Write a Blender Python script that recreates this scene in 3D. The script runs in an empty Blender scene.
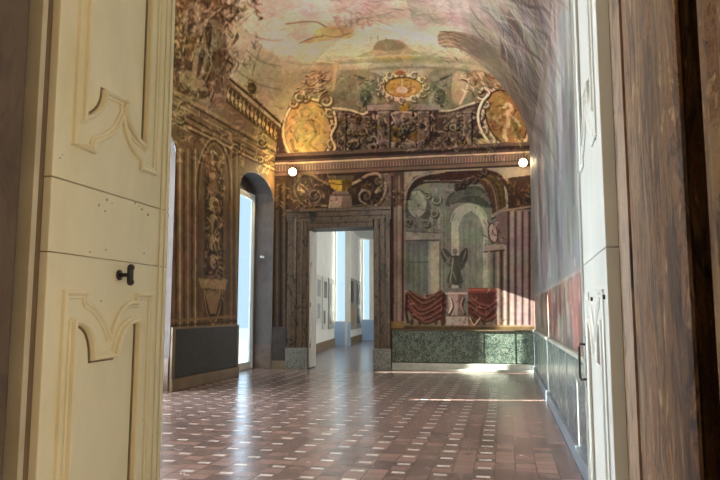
import bpy, math, random
import numpy as np
from mathutils import Vector
R = math.radians
C = bpy.context.scene.collection
random.seed(7); rng = np.random.default_rng(7)

# ------------------------------------------------------------------ room measures (metres)
EYE = 1.45
XL, XR, YB, YN = -6.2, 0.72, 17.3, 1.62        # hall: left, right, back, near walls
ZS, CW, CH = 5.6, 2.6, 2.4                     # vault springing, cove width and rise
FPX, TX, TY = 663.0, 145.0, 74.0
PITCH = math.atan(TY / FPX); YAW = math.atan(TX / math.hypot(FPX, TY))

# ------------------------------------------------------------------ camera
cam = bpy.data.objects.new('camera', bpy.data.cameras.new('camera'))
C.objects.link(cam); bpy.context.scene.camera = cam
cam.location = (0, 0, EYE); cam.rotation_euler = (math.pi/2 + PITCH, 0, YAW)
cam.data.sensor_width = 36; cam.data.lens = FPX / 720 * 36
cam.data.clip_start = 0.02; cam.data.clip_end = 300

cy_, sy_, cp_, sp_ = math.cos(YAW), math.sin(YAW), math.cos(PITCH), math.sin(PITCH)
FW = np.array([-sy_*cp_, cy_*cp_, sp_]); RT = np.array([cy_, sy_, 0.0]); UP = np.cross(RT, FW)

def ray(px, py):
    d = FW*FPX + RT*(px-360) - UP*(py-240)
    return d/np.linalg.norm(d)
def onX(px, py, X):
    d = ray(px, py); t = X/d[0]; return d[1]*t, EYE + d[2]*t      # (Y, z)
def onY(px, py, Y):
    d = ray(px, py); t = Y/d[1]; return d[0]*t, EYE + d[2]*t      # (X, z)

# ------------------------------------------------------------------ helpers
def link(o, parent=None):                       # parts are modelled in room coordinates
    C.objects.link(o)
    if parent is not None:
        o.parent = parent; off = Vector((0, 0, 0)); q = parent
        while q is not None: off += q.location; q = q.parent
        o.location = -off
    return o
def mesh(name, verts, faces, m=None, parent=None, smooth=False):
    me = bpy.data.meshes.new(name); me.from_pydata([tuple(v) for v in verts], [], faces); me.update()
    if m: me.materials.append(m)
    if smooth: me.polygons.foreach_set('use_smooth', [True]*len(me.polygons))
    return link(bpy.data.objects.new(name, me), parent)
def struct(o, label=None):
    o['kind'] = 'structure'
    if label: o['label'] = label
    return o
def tag(o, label, cat, group=None):
    o['label'] = label; o['category'] = cat
    if group: o['group'] = group
    return o
def empty(name, loc=(0, 0, 0)):
    o = bpy.data.objects.new(name, None); o.location = loc; o.empty_display_size = .1
    return link(o)
class MB:
    def __init__(s): s.v = []; s.f = []
    def box(s, x0, x1, y0, y1, z0, z1, b=0.0):
        n = len(s.v)
        if b <= 0:
            s.v += [(x, y, z) for z in (z0, z1) for y in (y0, y1) for x in (x0, x1)]
            s.f += [tuple(n+i for i in q) for q in ((0,2,3,1),(4,5,7,6),(0,1,5,4),(2,6,7,3),(0,4,6,2),(1,3,7,5))]
            return s
        import bmesh
        bm = bmesh.new(); bmesh.ops.create_cube(bm, size=1)
        for v in bm.verts:
            v.co = Vector(((x0+x1)/2+v.co.x*(x1-x0), (y0+y1)/2+v.co.y*(y1-y0), (z0+z1)/2+v.co.z*(z1-z0)))
        bmesh.ops.bevel(bm, geom=bm.edges[:], offset=b, segments=2, affect='EDGES', profile=.6)
        bm.verts.index_update()
        s.v += [tuple(v.co) for v in bm.verts]; s.f += [tuple(n+v.index for v in f.verts) for f in bm.faces]
        bm.free(); return s
    def prism(s, pts, z0, z1):                        # plan polygon extruded in z
        n = len(s.v); k = len(pts)
        s.v += [(x, y, z0) for x, y in pts] + [(x, y, z1) for x, y in pts]
        s.f += [tuple(n+(i, (i+1) % k, k+(i+1) % k, k+i)[j] for j in range(4)) for i in range(k)]
        s.f += [tuple(n+i for i in reversed(range(k))), tuple(n+k+i for i in range(k))]
        return s
    def tube(s, pts, r, k=10, cap=True):
        n = len(s.v); P = [Vector(p) for p in pts]; rs = r if hasattr(r, '__len__') else [r]*len(P)
        for i, p in enumerate(P):
            t = (P[min(i+1, len(P)-1)] - P[max(i-1, 0)]).normalized()
            a = t.cross(Vector((0, 0, 1)));
            if a.length < .1: a = t.cross(Vector((1, 0, 0)))
            a.normalize(); b = t.cross(a)
            for j in range(k):
                q = p + (a*math.cos(2*math.pi*j/k) + b*math.sin(2*math.pi*j/k))*rs[i]; s.v.append(tuple(q))
        for i in range(len(P)-1):
            for j in range(k):
                s.f.append((n+i*k+j, n+i*k+(j+1) % k, n+(i+1)*k+(j+1) % k, n+(i+1)*k+j))
        if cap:
            s.f.append(tuple(n+j for j in reversed(range(k)))); s.f.append(tuple(n+(len(P)-1)*k+j for j in range(k)))
        return s
    def sphere(s, c, r, k=16, sz=1.0):
        n = len(s.v); h = k//2
        for i in range(h+1):
            a = math.pi*i/h
            for j in range(k):
                b = 2*math.pi*j/k
                s.v.append((c[0]+r*math.sin(a)*math.cos(b), c[1]+r*math.sin(a)*math.sin(b), c[2]+sz*r*math.cos(a)))
        for i in range(h):
            for j in range(k):
                s.f.append((n+i*k+j, n+(i+1)*k+j, n+(i+1)*k+(j+1) % k, n+i*k+(j+1) % k))
        return s
    def build(s, name, m, parent=None, smooth=False): return mesh(name, s.v, s.f, m, parent, smooth)

# ------------------------------------------------------------------ node materials
def srgb(c):
    c = np.asarray(c, float)/255.
    return np.where(c <= .04045, c/12.92, ((c+.055)/1.055)**2.4)
def col(c, g=1.0): a = np.minimum(srgb(c)*g, .95); return (float(a[0]), float(a[1]), float(a[2]), 1)
def newmat(name):
    m = bpy.data.materials.new(name); m.use_nodes = True
    nt = m.node_tree; b = nt.nodes['Principled BSDF']
    return m, nt, b
def coords(nt, scale=(1, 1, 1), rot=(0, 0, 0)):
    tc = nt.nodes.new('ShaderNodeNewGeometry'); mp = nt.nodes.new('ShaderNodeMapping')
    mp.inputs['Scale'].default_value = scale; mp.inputs['Rotation'].default_value = rot
    nt.links.new(tc.outputs['Position'], mp.inputs['Vector']); return mp.outputs['Vector']
def noise(nt, vec, scale, detail=6, rough=.6, dist=0.0):
    n = nt.nodes.new('ShaderNodeTexNoise'); n.inputs['Scale'].default_value = scale
    n.inputs['Detail'].default_value = detail; n.inputs['Roughness'].default_value = rough
    n.inputs['Distortion'].default_value = dist
    nt.links.new(vec, n.inputs['Vector']); return n.outputs['Fac']
def ramp(nt, fac, stops):
    r = nt.nodes.new('ShaderNodeValToRGB'); e = r.color_ramp.elements
    while len(e) < len(stops): e.new(.5)
    for i, (p, c) in enumerate(stops): e[i].position = p; e[i].color = c
    nt.links.new(fac, r.inputs['Fac']); return r.outputs['Color']
def mixc(nt, fac, a, b, mode='MIX'):
    x = nt.nodes.new('ShaderNodeMix'); x.data_type = 'RGBA'; x.blend_type = mode
    for sock, val in ((x.inputs[0], fac), (x.inputs[6], a), (x.inputs[7], b)):
        if hasattr(val, 'is_output') or isinstance(val, bpy.types.NodeSocket): nt.links.new(val, sock)
        else: sock.default_value = val
    return x.outputs[2]
def bump(nt, b, h, strength=.3, dist=.02):
    n = nt.nodes.new('ShaderNodeBump'); n.inputs['Strength'].default_value = strength
    n.inputs['Distance'].default_value = dist; nt.links.new(h, n.inputs['Height'])
    nt.links.new(n.outputs['Normal'], b.inputs['Normal'])
def mottled(name, c1, c2, scale=4, rough=.6, stretch=(1, 1, 1), g=1.0, bs=.15, detail=6, c3=None, dist=0.0, p=(.3, .5, .72)):
    m, nt, b = newmat(name); v = coords(nt, stretch); f = noise(nt, v, scale, detail, .62, dist)
    stops = [(p[0], col(c1, g)), (p[2], col(c2, g))] if c3 is None else [(p[0], col(c1, g)), (p[1], col(c2, g)), (p[2], col(c3, g))]
    nt.links.new(ramp(nt, f, stops), b.inputs['Base Color']); b.inputs['Roughness'].default_value = rough
    if bs: bump(nt, b, noise(nt, v, scale*3, 5), bs, .01)
    return m
def marble(name, base, dark, vein, scale=2.2, rough=.3, g=1.0, vw=.03, stretch=(1, 1, 1)):
    m, nt, b = newmat(name); v = coords(nt, stretch)
    f = noise(nt, v, scale, 8, .65, 1.2)
    c = ramp(nt, f, [(.32, col(dark, g)), (.62, col(base, g))])
    f2 = noise(nt, v, scale*1.6, 7, .7, 2.2)
    mr = nt.nodes.new('ShaderNodeMath'); mr.operation = 'SUBTRACT'; nt.links.new(f2, mr.inputs[0]); mr.inputs[1].default_value = .5
    ab = nt.nodes.new('ShaderNodeMath'); ab.operation = 'ABSOLUTE'; nt.links.new(mr.outputs[0], ab.inputs[0])
    vm = ramp(nt, ab.outputs[0], [(0, (1, 1, 1, 1)), (vw, (0, 0, 0, 1))])
    nt.links.new(mixc(nt, vm, c, col(vein, g)), b.inputs['Base Color']); b.inputs['Roughness'].default_value = rough
    return m

M = {}
M['cream'] = mottled('cream_door_paint', (222, 209, 166), (236, 224, 186), 3.0, .42, (1, 1, .5), 1.0, .05, c3=(228, 215, 174))
M['white_door'] = mottled('white_door_paint', (196, 204, 200), (220, 226, 220), 3.0, .35, (1, 1, .5), 1.0, .05)
M['dark_seam'] = mottled('shadowed_joint', (70, 56, 40), (92, 74, 54), 8, .8)
M['jamb_left'] = mottled('brown_stone', (58, 42, 28), (110, 86, 60), 6, .6, (1, 1, .45), .75, .35, c3=(96, 72, 50), dist=.8)
M['iron'] = mottled('black_iron', (28, 24, 22), (48, 42, 38), 20, .4)
M['brass'] = mottled('worn_brass', (150, 118, 70), (190, 160, 110), 10, .35)
M['white'] = mottled('white_plaster', (206, 206, 198), (222, 222, 214), 1.3, .7, bs=.03)
M['winwhite'] = mottled('white_window_paint', (214, 220, 222), (230, 234, 234), 4, .4, bs=0)
M['reveal'] = mottled('mauve_reveal_plaster', (84, 74, 70), (118, 108, 104), 1.8, .6, (1, 1, .6), .6, .1, c3=(100, 88, 82))
M['reveal_stone'] = mottled('rubbed_stone', (92, 74, 64), (128, 108, 94), 3, .5)
M['frame_marble'] = mottled('brown_marble', (36, 26, 18), (128, 104, 78), 7, .38, (1, 1, .5), .5, .15, c3=(84, 62, 42), dist=1.2, p=(.38, .5, .68))
M['grey_marble'] = marble('speckled_grey_marble', (104, 104, 96), (56, 55, 50), (160, 160, 152), 7, .35, vw=.05)
M['green_marble'] = marble('green_marble', (66, 82, 72), (28, 38, 35), (138, 148, 132), 3.0, .28, 1.0, .03)
M['blue_marble'] = marble('dark_blue_marble', (80, 92, 98), (44, 52, 60), (176, 180, 178), 2.0, .22, 1.1, .012)
M['dark_brown'] = mottled('dark_brown_marble', (40, 32, 26), (66, 54, 44), 4, .6)
M['black_marble'] = marble('black_marble', (48, 44, 38), (27, 25, 22), (78, 72, 62), 3.0, .5, 1.0, .01)
M['plinth'] = mottled('pale_stone_plinth', (138, 142, 132), (170, 172, 160), 3, .4)
M['brown_plinth'] = mottled('brown_stone_plinth', (104, 88, 64), (136, 118, 90), 3, .5)
M['gilt'] = mottled('ochre_stone_band', (66, 53, 36), (92, 74, 50), 6, .5)
M['outside'] = mottled('sun_blocker_plaster', (180, 170, 150), (200, 192, 174), 1, .8)
M['ante'] = mottled('anteroom_plaster', (196, 180, 150), (214, 200, 172), 1, .8)

def jamb_material():
    m, nt, b = newmat('weathered_brown_marble'); v = coords(nt, (1, 1, .38))
    f = noise(nt, v, 11, 10, .72, 1.8)
    c = ramp(nt, f, [(.37, col((44, 28, 14))), (.44, col((108, 74, 42))), (.50, col((152, 114, 72))), (.55, col((116, 80, 44))), (.62, col((206, 174, 124)))])
    f2 = noise(nt, coords(nt, (1, 1, .16)), 14, 6, .65, 1.2)          # long upright stains
    c = mixc(nt, ramp(nt, f2, [(.52, (0, 0, 0, 1)), (.60, (.7, .7, .7, 1))]), c, col((62, 42, 24)))
    f4 = noise(nt, coords(nt, (1, 1, .25)), 10, 7, .65, 1.5)
    c = mixc(nt, ramp(nt, f4, [(.54, (0, 0, 0, 1)), (.62, (.75, .75, .75, 1))]), c, col((166, 144, 106)))
    f3 = noise(nt, coords(nt, (1, 1, .6)), 36, 8, .75, 1.0)
    c = mixc(nt, ramp(nt, f3, [(.36, (.9, .9, .9, 1)), (.43, (0, 0, 0, 1))]), c, col((36, 26, 18)))
    f5 = noise(nt, coords(nt, (1, 1, .5)), 5, 6, .6, 1.5)
    c = mixc(nt, ramp(nt, f5, [(.60, (0, 0, 0, 1)), (.70, (.5, .5, .5, 1))]), c, col((84, 82, 72)))
    nt.links.new(c, b.inputs['Base Color']); b.inputs['Roughness'].default_value = .42
    bump(nt, b, noise(nt, coords(nt, (1, 1, .5)), 26, 9, .72, 1.0), .9, .014)
    return m
M['jamb'] = jamb_material()

def floor_material():
    m, nt, b = newmat('terracotta_with_white_insets'); L = nt.links
    g = nt.nodes.new('ShaderNodeNewGeometry'); sep = nt.nodes.new('ShaderNodeSeparateXYZ'); L.new(g.outputs['Position'], sep.inputs[0])
    def mth(op, a, bb=None, cc=None):
        n = nt.nodes.new('ShaderNodeMath'); n.operation = op
        for i, x in enumerate((a, bb, cc)):
            if x is None: continue
            if isinstance(x, (int, float)): n.inputs[i].default_value = x
            else: L.new(x, n.inputs[i])
        return n.outputs[0]
    GX, GY = .385, .352
    def cell(src, off, g_):                                     # distance to the nearest grid node
        a = mth('DIVIDE', mth('SUBTRACT', src, off), g_)
        r = mth('SUBTRACT', a, mth('ROUND', a)); return mth('ABSOLUTE', mth('MULTIPLY', r, g_))
    dx = cell(sep.outputs[0], -.225, GX); dy = cell(sep.outputs[1], .25, GY)
    ins = mth('MULTIPLY', mth('LESS_THAN', dx, .062), mth('LESS_THAN', dy, .034))
    ins = mth('MULTIPLY', ins, mth('LESS_THAN', sep.outputs[0], -.1))
    ins = mth('MULTIPLY', ins, mth('LESS_THAN', sep.outputs[1], 16.6))
    # grout between the terracotta tiles
    ddx = cell(sep.outputs[0], -.225+GX/4, GX/2); ddy = cell(sep.outputs[1], .25+GY/4, GY/2)
    gr = mth('MAXIMUM', mth('LESS_THAN', ddx, .004), mth('LESS_THAN', ddy, .004))
    # per tile shade
    comb = nt.nodes.new('ShaderNodeCombineXYZ')
    L.new(mth('FLOOR', mth('DIVIDE', mth('SUBTRACT', sep.outputs[0], -.225+GX/4), GX/2)), comb.inputs[0])
    L.new(mth('FLOOR', mth('DIVIDE', mth('SUBTRACT', sep.outputs[1], .25+GY/4), GY/2)), comb.inputs[1])
    wn = nt.nodes.new('ShaderNodeTexWhiteNoise'); wn.noise_dimensions = '3D'; L.new(comb.outputs[0], wn.inputs['Vector'])
    tile = ramp(nt, wn.outputs['Value'], [(0, col((86, 74, 72))), (.5, col((112, 94, 89))), (1, col((138, 112, 104)))])
    big = noise(nt, coords(nt), .7, 5, .6)
    tile = mixc(nt, ramp(nt, big, [(.35, (0, 0, 0, 1)), (.7, (.55, .55, .55, 1))]), tile, col((146, 120, 110)))
    wv = noise(nt, coords(nt), 9, 4, .6)
    c = mixc(nt, gr, tile, col((58, 46, 42)))
    wh = ramp(nt, wv, [(.3, col((150, 144, 138))), (.7, col((218, 212, 204)))])
    c = mixc(nt, ins, c, wh)
    # long pale strip along the border
    st = mth('LESS_THAN', mth('ABSOLUTE', mth('SUBTRACT', sep.outputs[0], -.417)), .006)
    c = mixc(nt, st, c, col((128, 108, 98)))
    L.new(c, b.inputs['Base Color'])
    rr = ramp(nt, noise(nt, coords(nt), 3, 5, .6), [(.3, (.17, .17, .17, 1)), (.7, (.28, .28, .28, 1))])
    L.new(rr, b.inputs['Roughness'])
    h = noise(nt, coords(nt, (1, 1, 1)), 7, 3, .5)
    bump(nt, b, h, .05, .02)
    b.inputs['Specular IOR Level'].default_value = .7
    return m
M['floor'] = floor_material()

def glass_material():
    m = bpy.data.materials.new('window_glass'); m.use_nodes = True; nt = m.node_tree; nt.nodes.clear()
    o = nt.nodes.new('ShaderNodeOutputMaterial'); mx = nt.nodes.new('ShaderNodeMixShader')
    t = nt.nodes.new('ShaderNodeBsdfTransparent'); g = nt.nodes.new('ShaderNodeBsdfGlossy'); g.inputs['Roughness'].default_value = .02
    t.inputs['Color'].default_value = (.93, .97, 1, 1); mx.inputs[0].default_value = .06
    nt.links.new(t.outputs[0], mx.inputs[1]); nt.links.new(g.outputs[0], mx.inputs[2]); nt.links.new(mx.outputs[0], o.inputs[0])
    return m
M['glass'] = glass_material()
def emit(name, c, s):
    m, nt, b = newmat(name); b.inputs['Base Color'].default_value = (*c, 1)
    b.inputs['Emission Color'].default_value = (*c, 1); b.inputs['Emission Strength'].default_value = s; return m
M['bulb'] = emit('lit_bulb', (1, .78, .45), 25)
def fresco_material(name, rough=.62):
    m, nt, b = newmat(name)
    a = nt.nodes.new('ShaderNodeAttribute'); a.attribute_name = 'pigment'; a.attribute_type = 'GEOMETRY'
    f = noise(nt, coords(nt), 14, 6, .7)
    v = ramp(nt, f, [(.3, (.84, .84, .84, 1)), (.7, (1, 1, 1, 1))])
    nt.links.new(mixc(nt, 1.0, a.outputs['Color'], v, 'MULTIPLY'), b.inputs['Base Color'])
    b.inputs['Roughness'].default_value = rough; b.inputs['Specular IOR Level'].default_value = .2 if rough > .6 else .4
    return m
M['fresco'] = fresco_material('fresco'); M['fresco_gloss'] = fresco_material('polished_fresco', .5)

# ------------------------------------------------------------------ mural charts: metres along the wall x metres up the unrolled wall + cove
TH = np.linspace(0, math.pi/2, 400)
_pd = CW*(1-np.cos(TH)); _pz = ZS + CH*np.sin(TH)
_ar = np.concatenate([[0], np.cumsum(np.hypot(np.diff(_pd), np.diff(_pz)))]); ARC = float(_ar[-1])
def u_to_dz(u):
    u = np.asarray(u, float)
    d = np.where(u < ZS, 0, np.where(u < ZS+ARC, np.interp(u-ZS, _ar, _pd), CW + u-ZS-ARC))
    z = np.where(u < ZS, u, np.where(u < ZS+ARC, np.interp(u-ZS, _ar, _pz), ZS+CH))
    return d, z
def chart_pt(kind, px, py):
    """where the line of sight meets the wall and its cove: (along, up) in metres on the unrolled wall"""
    d = ray(px, py)
    if kind == 'end':   h, lat, W = d[1], d[0], YB
    elif kind == 'left': h, lat, W = -d[0], d[1], -XL
    else:               h, lat, W = d[0], d[1], XR
    t = W/h; z = EYE + d[2]*t
    if z <= ZS and h > 0: return lat*t, z
    lo, hi = 0.0, (t if h > 0 else 60.)
    tt = np.linspace(lo, min(hi, 60), 3000)
    dist = W - h*tt; zz = EYE + d[2]*tt
    surf = np.where(dist >= CW, ZS+CH, ZS + CH*np.sqrt(np.clip(1-(1-np.clip(dist, 0, CW)/CW)**2, 0, 1)))
    i = np.argmax(zz >= surf)
    if i == 0: i = len(tt)-1
    t = tt[i]; dist = W-h*t; z = EYE+d[2]*t
    if dist >= CW: return lat*t, ZS+ARC+dist-CW
    th = math.atan2((z-ZS)/CH, 1-dist/CW)
    return lat*t, ZS + float(np.interp(th, TH, _ar))

def vnoise(w, h, cell, seed):
    r = np.random.default_rng(seed); gw, gh = int(w/cell)+3, int(h/cell)+3
    g = r.random((gh, gw)); x = np.arange(w)/cell; y = np.arange(h)/cell
    xi, yi = x.astype(int), y.astype(int); fx, fy = x-xi, y-yi
    fx = fx*fx*(3-2*fx); fy = (fy*fy*(3-2*fy))[:, None]
    a = g[yi][:, xi]*(1-fx) + g[yi][:, xi+1]*fx; b = g[yi+1][:, xi]*(1-fx) + g[yi+1][:, xi+1]*fx
    return a*(1-fy)+b*fy
class Canvas:
    def __init__(s, kind, a0, a1, u1, ra, ru, base):
        s.kind, s.a0, s.a1, s.ra, s.ru = kind, a0, a1, ra, ru
        s.w, s.h = int((a1-a0)*ra)+1, int(u1*ru)+1
        s.im = np.ones((s.h, s.w, 3))*np.array(base, float)
    def P(s, pts):
        return [chart_pt(s.kind, x, y) for x, y in pts]
    def smooth(s, pts, closed=False, n=7):
        P = [np.array(p, float) for p in pts]; out = []
        if len(P) < 3: return pts
        N = len(P); rg = range(N if closed else N-1)
        for i in rg:
            p0 = P[(i-1) % N] if closed or i > 0 else P[0]; p1 = P[i]; p2 = P[(i+1) % N]
            p3 = P[(i+2) % N] if closed or i+2 < N else P[-1]
            for k in range(n):
                t = k/n
                out.append(tuple(.5*((2*p1)+(p2-p0)*t+(2*p0-5*p1+4*p2-p3)*t*t+(3*p1-p0-3*p2+p3)*t**3)))
        if not closed: out.append(tuple(P[-1]))
        return out
    def _win(s, Q, pad):
        ax = [q[0] for q in Q]; uy = [q[1] for q in Q]
        i0 = max(0, int((min(ax)-pad-s.a0)*s.ra)); i1 = min(s.w, int((max(ax)+pad-s.a0)*s.ra)+2)
        j0 = max(0, int((min(uy)-pad)*s.ru)); j1 = min(s.h, int((max(uy)+pad)*s.ru)+2)
        if i1 <= i0 or j1 <= j0: return None
        gx = s.a0 + np.arange(i0, i1)/s.ra; gy = np.arange(j0, j1)/s.ru
        return i0, i1, j0, j1, gx[None, :], gy[:, None]
    def _put(s, w, cov, c, alpha):
        i0, i1, j0, j1 = w[:4]; cov = (np.clip(cov, 0, 1)*alpha)[..., None]
        s.im[j0:j1, i0:i1] = s.im[j0:j1, i0:i1]*(1-cov) + np.array(c, float)*cov
    def poly(s, pts, c, alpha=1, curve=False, c2=None):
        if curve: pp = s.smooth(pts, True, 5)
        else:
            pp = []
            for (x0, y0), (x1, y1) in zip(pts, pts[1:]+pts[:1]):
                n = max(1, int(math.hypot(x1-x0, y1-y0)/12)); pp += [(x0+(x1-x0)*k/n, y0+(y1-y0)*k/n) for k in range(n)]
        Q = s.P(pp); w = s._win(Q, .03)
        if w is None: return
        X, Y = w[4], w[5]; ins = np.zeros((Y.shape[0], X.shape[1]), bool)
        for (x0, y0), (x1, y1) in zip(Q, Q[1:]+Q[:1]):
            if abs(y1-y0) < 1e-9: continue
            cond = ((y0 > Y) != (y1 > Y)) & (X < (x1-x0)*(Y-y0)/(y1-y0)+x0); ins ^= cond
        if c2 is not None:                                    # painted from c (top) to c2 (bottom)
            lo, hi = min(q[1] for q in Q), max(q[1] for q in Q); t = ((Y-lo)/(hi-lo+1e-6))[..., None]*np.ones((1, X.shape[1], 1))
            cc = np.array(c2)*(1-t)+np.array(c)*t; cov = (ins*alpha)[..., None]; i0, i1, j0, j1 = w[:4]
            s.im[j0:j1, i0:i1] = s.im[j0:j1, i0:i1]*(1-cov)+cc*cov; return
        s._put(w, ins.astype(float), c, alpha)
    def line(s, pts, wd, c, alpha=1, curve=True, taper=False):
        pp = s.smooth(pts, False, 6) if curve else pts
        Q = s.P(pp); k = 1/38. if s.kind == 'end' else 1/44.
        r = wd*k*.5; w = s._win(Q, r+.04)
        if w is None: return
        X, Y = w[4], w[5]; cov = np.zeros((Y.shape[0], X.shape[1])); n = len(Q)-1; soft = .7/min(s.ra, s.ru)
        for i, ((x0, y0), (x1, y1)) in enumerate(zip(Q, Q[1:])):
            dx, dy = x1-x0, y1-y0; L2 = dx*dx+dy*dy+1e-12
            t = np.clip(((X-x0)*dx+(Y-y0)*dy)/L2, 0, 1); D = np.hypot(X-x0-t*dx, Y-y0-t*dy)
            rr = r*(1-.8*abs(2*(i+.5)/n-1)) if taper else r
            cov = np.maximum(cov, np.clip((rr-D)/soft+.5, 0, 1))
        s._put(w, cov, c, alpha)
    def ell(s, cx, cy, rx, ry, c, alpha=1, rot=0, c2=None):
        a = R(rot); s.poly([(cx+rx*math.cos(t)*math.cos(a)-ry*math.sin(t)*math.sin(a), cy+rx*math.cos(t)*math.sin(a)+ry*math.sin(t)*math.cos(a))
                            for t in np.linspace(0, 2*math.pi, 26)[:-1]], c, alpha, c2=c2)
    def ring(s, cx, cy, rx, ry, wd, c, alpha=1, rot=0, a0=0, a1=360):
        a = R(rot); s.line([(cx+rx*math.cos(t)*math.cos(a)-ry*math.sin(t)*math.sin(a), cy+rx*math.cos(t)*math.sin(a)+ry*math.sin(t)*math.cos(a))
                            for t in np.linspace(R(a0), R(a1), 26)], wd, c, alpha, curve=False)
    def cloud(s, cx, cy, rx, ry, c, alpha=.6, rot=0):
        for k in range(7): s.ell(cx, cy, rx*(1.25-.15*k), ry*(1.25-.15*k), c, alpha*.24, rot)
    def busy(s, x0, x1, y0, y1, n, seed=1, L=7, wd=1.8, alpha=.3, ang=None, dark=(34, 24, 20), light=(204, 182, 150)):
        s.scatter(x0, x1, y0, y1, n, [dark, light, (128, 96, 70)], L, wd, ang, alpha, seed, .9)
    def scroll(s, cx, cy, r, a0, turns=1.4, d=1, wd=1.6, lt=(190, 172, 146), dk=(52, 38, 32)):
        pts = []
        for k in range(22):
            t = k/21; rr = r*(1-.8*t); a = R(a0)+d*2*math.pi*turns*t; pts.append((cx+rr*math.cos(a), cy+rr*math.sin(a)))
        s.ell(cx, cy, r*.8, r*.8, dk, .35)
        s.line([(x+.8, y+1.1) for x, y in pts], wd+1.4, dk, .8, False); s.line(pts, wd+.5, tuple(.62*v for v in lt), .9, False)
        s.line([(x-.3, y-.4) for x, y in pts[:14]], wd*.6, lt, .85, False)
    def ess(s, pts, wd=2, lt=(190, 172, 146), dk=(52, 38, 32)):
        s.line([(x+.9, y+1.1) for x, y in pts], wd+1, dk, .8); s.line(pts, wd, lt, .95)
        s.line([(x-.3, y-.4) for x, y in pts], wd*.35, tuple(min(255, v*1.2) for v in lt), .8)
    def scatter(s, x0, x1, y0, y1, n, cols, L=6, wd=1.2, ang=None, alpha=.75, seed=1, bend=.5):
        r = random.Random(seed)
        for _ in range(n):
            x, y = r.uniform(x0, x1), r.uniform(y0, y1); a = r.uniform(0, 360) if ang is None else r.gauss(ang[0], ang[1])
            l = L*r.uniform(.5, 1.3); a = R(a); nx, ny = -math.sin(a), math.cos(a); b = r.uniform(-bend, bend)*l
            s.line([(x-l/2*math.cos(a), y-l/2*math.sin(a)), (x+b*nx*.5, y+b*ny*.5), (x+l/2*math.cos(a), y+l/2*math.sin(a))], wd*r.uniform(.6, 1.4), r.choice(cols), alpha*r.uniform(.6, 1), taper=True)
    def age(s, amt=.1, seed=3):
        n = np.zeros((s.h, s.w)); 
        for c_, a_ in ((60, .4), (18, .3), (6, .2), (2.5, .22)): n += a_*(vnoise(s.w, s.h, c_, seed+int(c_*7))-.5)
        s.im *= (1+amt*2*n)[..., None]
        for c_ in range(3): s.im[..., c_] *= 1+amt*.5*(vnoise(s.w, s.h, 14+5*c_, seed+90+c_)-.5)
    def contrast(s, k, piv=100):
        s.im = np.clip(piv+(s.im-piv)*k, 8, 245)
    def blur(s, n=1):
        for _ in range(n):
            s.im[:, 1:-1] = (s.im[:, :-2]+2*s.im[:, 1:-1]+s.im[:, 2:])/4; s.im[1:-1] = (s.im[:-2]+2*s.im[1:-1]+s.im[2:])/4
    def sample(s, a, u):
        x = np.clip((np.asarray(a)-s.a0)*s.ra, 0, s.w-1.001); y = np.clip(np.asarray(u)*s.ru, 0, s.h-1.001)
        xi, yi = x.astype(int), y.astype(int); fx, fy = (x-xi)[:, None], (y-yi)[:, None]; im = s.im
        return (im[yi, xi]*(1-fx)+im[yi, xi+1]*fx)*(1-fy)+(im[yi+1, xi]*(1-fx)+im[yi+1, xi+1]*fx)*fy

class Both:                                        # the same brushwork carried over a mitre of the vault
    def __init__(s, *k): s.k = k
    def __getattr__(s, nm):
        def f(*a, **kw):
            for c in s.k: getattr(c, nm)(*a, **kw)
        return f
# ------------------------------------------------------------------ murals (pigment of the frescoes)
DK = (44, 31, 26); MD = (84, 64, 52); LT = (190, 168, 138); CR = (206, 188, 152); GD = (168, 122, 58); MV = (118, 102, 98)
END = Canvas('end', XL-.1, XR+.1, ZS+ARC+13.3, 66, 66, (150, 134, 120))
E = END
LEFT = Canvas('left', YN-.1, YB+.1, ZS+ARC+.3, 34, 50, (96, 80, 62)); L_ = LEFT
RIGHT = Canvas('right', YN-.1, YB+.1, ZS+ARC+.3, 34, 40, (120, 124, 126)); Q_ = RIGHT
S_ = Both(END, LEFT, RIGHT)
# sky: horizontal bands from the cove up to the crown
for y0, y1, c in ((-400, 0, (182, 160, 146)), (0, 26, (182, 160, 146)), (26, 44, (186, 166, 146)), (44, 56, (168, 156, 134)), (56, 66, (156, 148, 126)), (66, 78, (152, 140, 116)), (78, 112, (126, 112, 88))):
    S_.poly([(150, y0), (640, y0), (640, y1), (150, y1)], c, .9)
for i in range(90):
    r = random.Random(i); x, y = r.uniform(230, 540), r.uniform(-30, 66)
    S_.line([(x-r.uniform(15, 50), y+r.uniform(-3, 3)), (x, y+r.uniform(-4, 4)), (x+r.uniform(15, 50), y+r.uniform(-4, 6))], r.uniform(3, 9),
           r.choice([(196, 176, 158), (204, 186, 166), (160, 130, 126), (184, 148, 134), (150, 138, 120), (196, 160, 144)]), .22, taper=True)
# pink cloud field left of centre
for cx, cy, rx, ry, c, a in ((285, 30, 44, 20, (200, 160, 144), .45), (262, 46, 22, 22, (206, 172, 154), .5), (300, 50, 34, 10, (204, 180, 158), .5), (420, 36, 60, 10, (198, 180, 160), .5), (330, 8, 60, 10, (176, 150, 146), .4), (470, 18, 40, 10, (186, 160, 146), .5)):
    S_.cloud(cx, cy, rx, ry, c, a*1.3)
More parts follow.
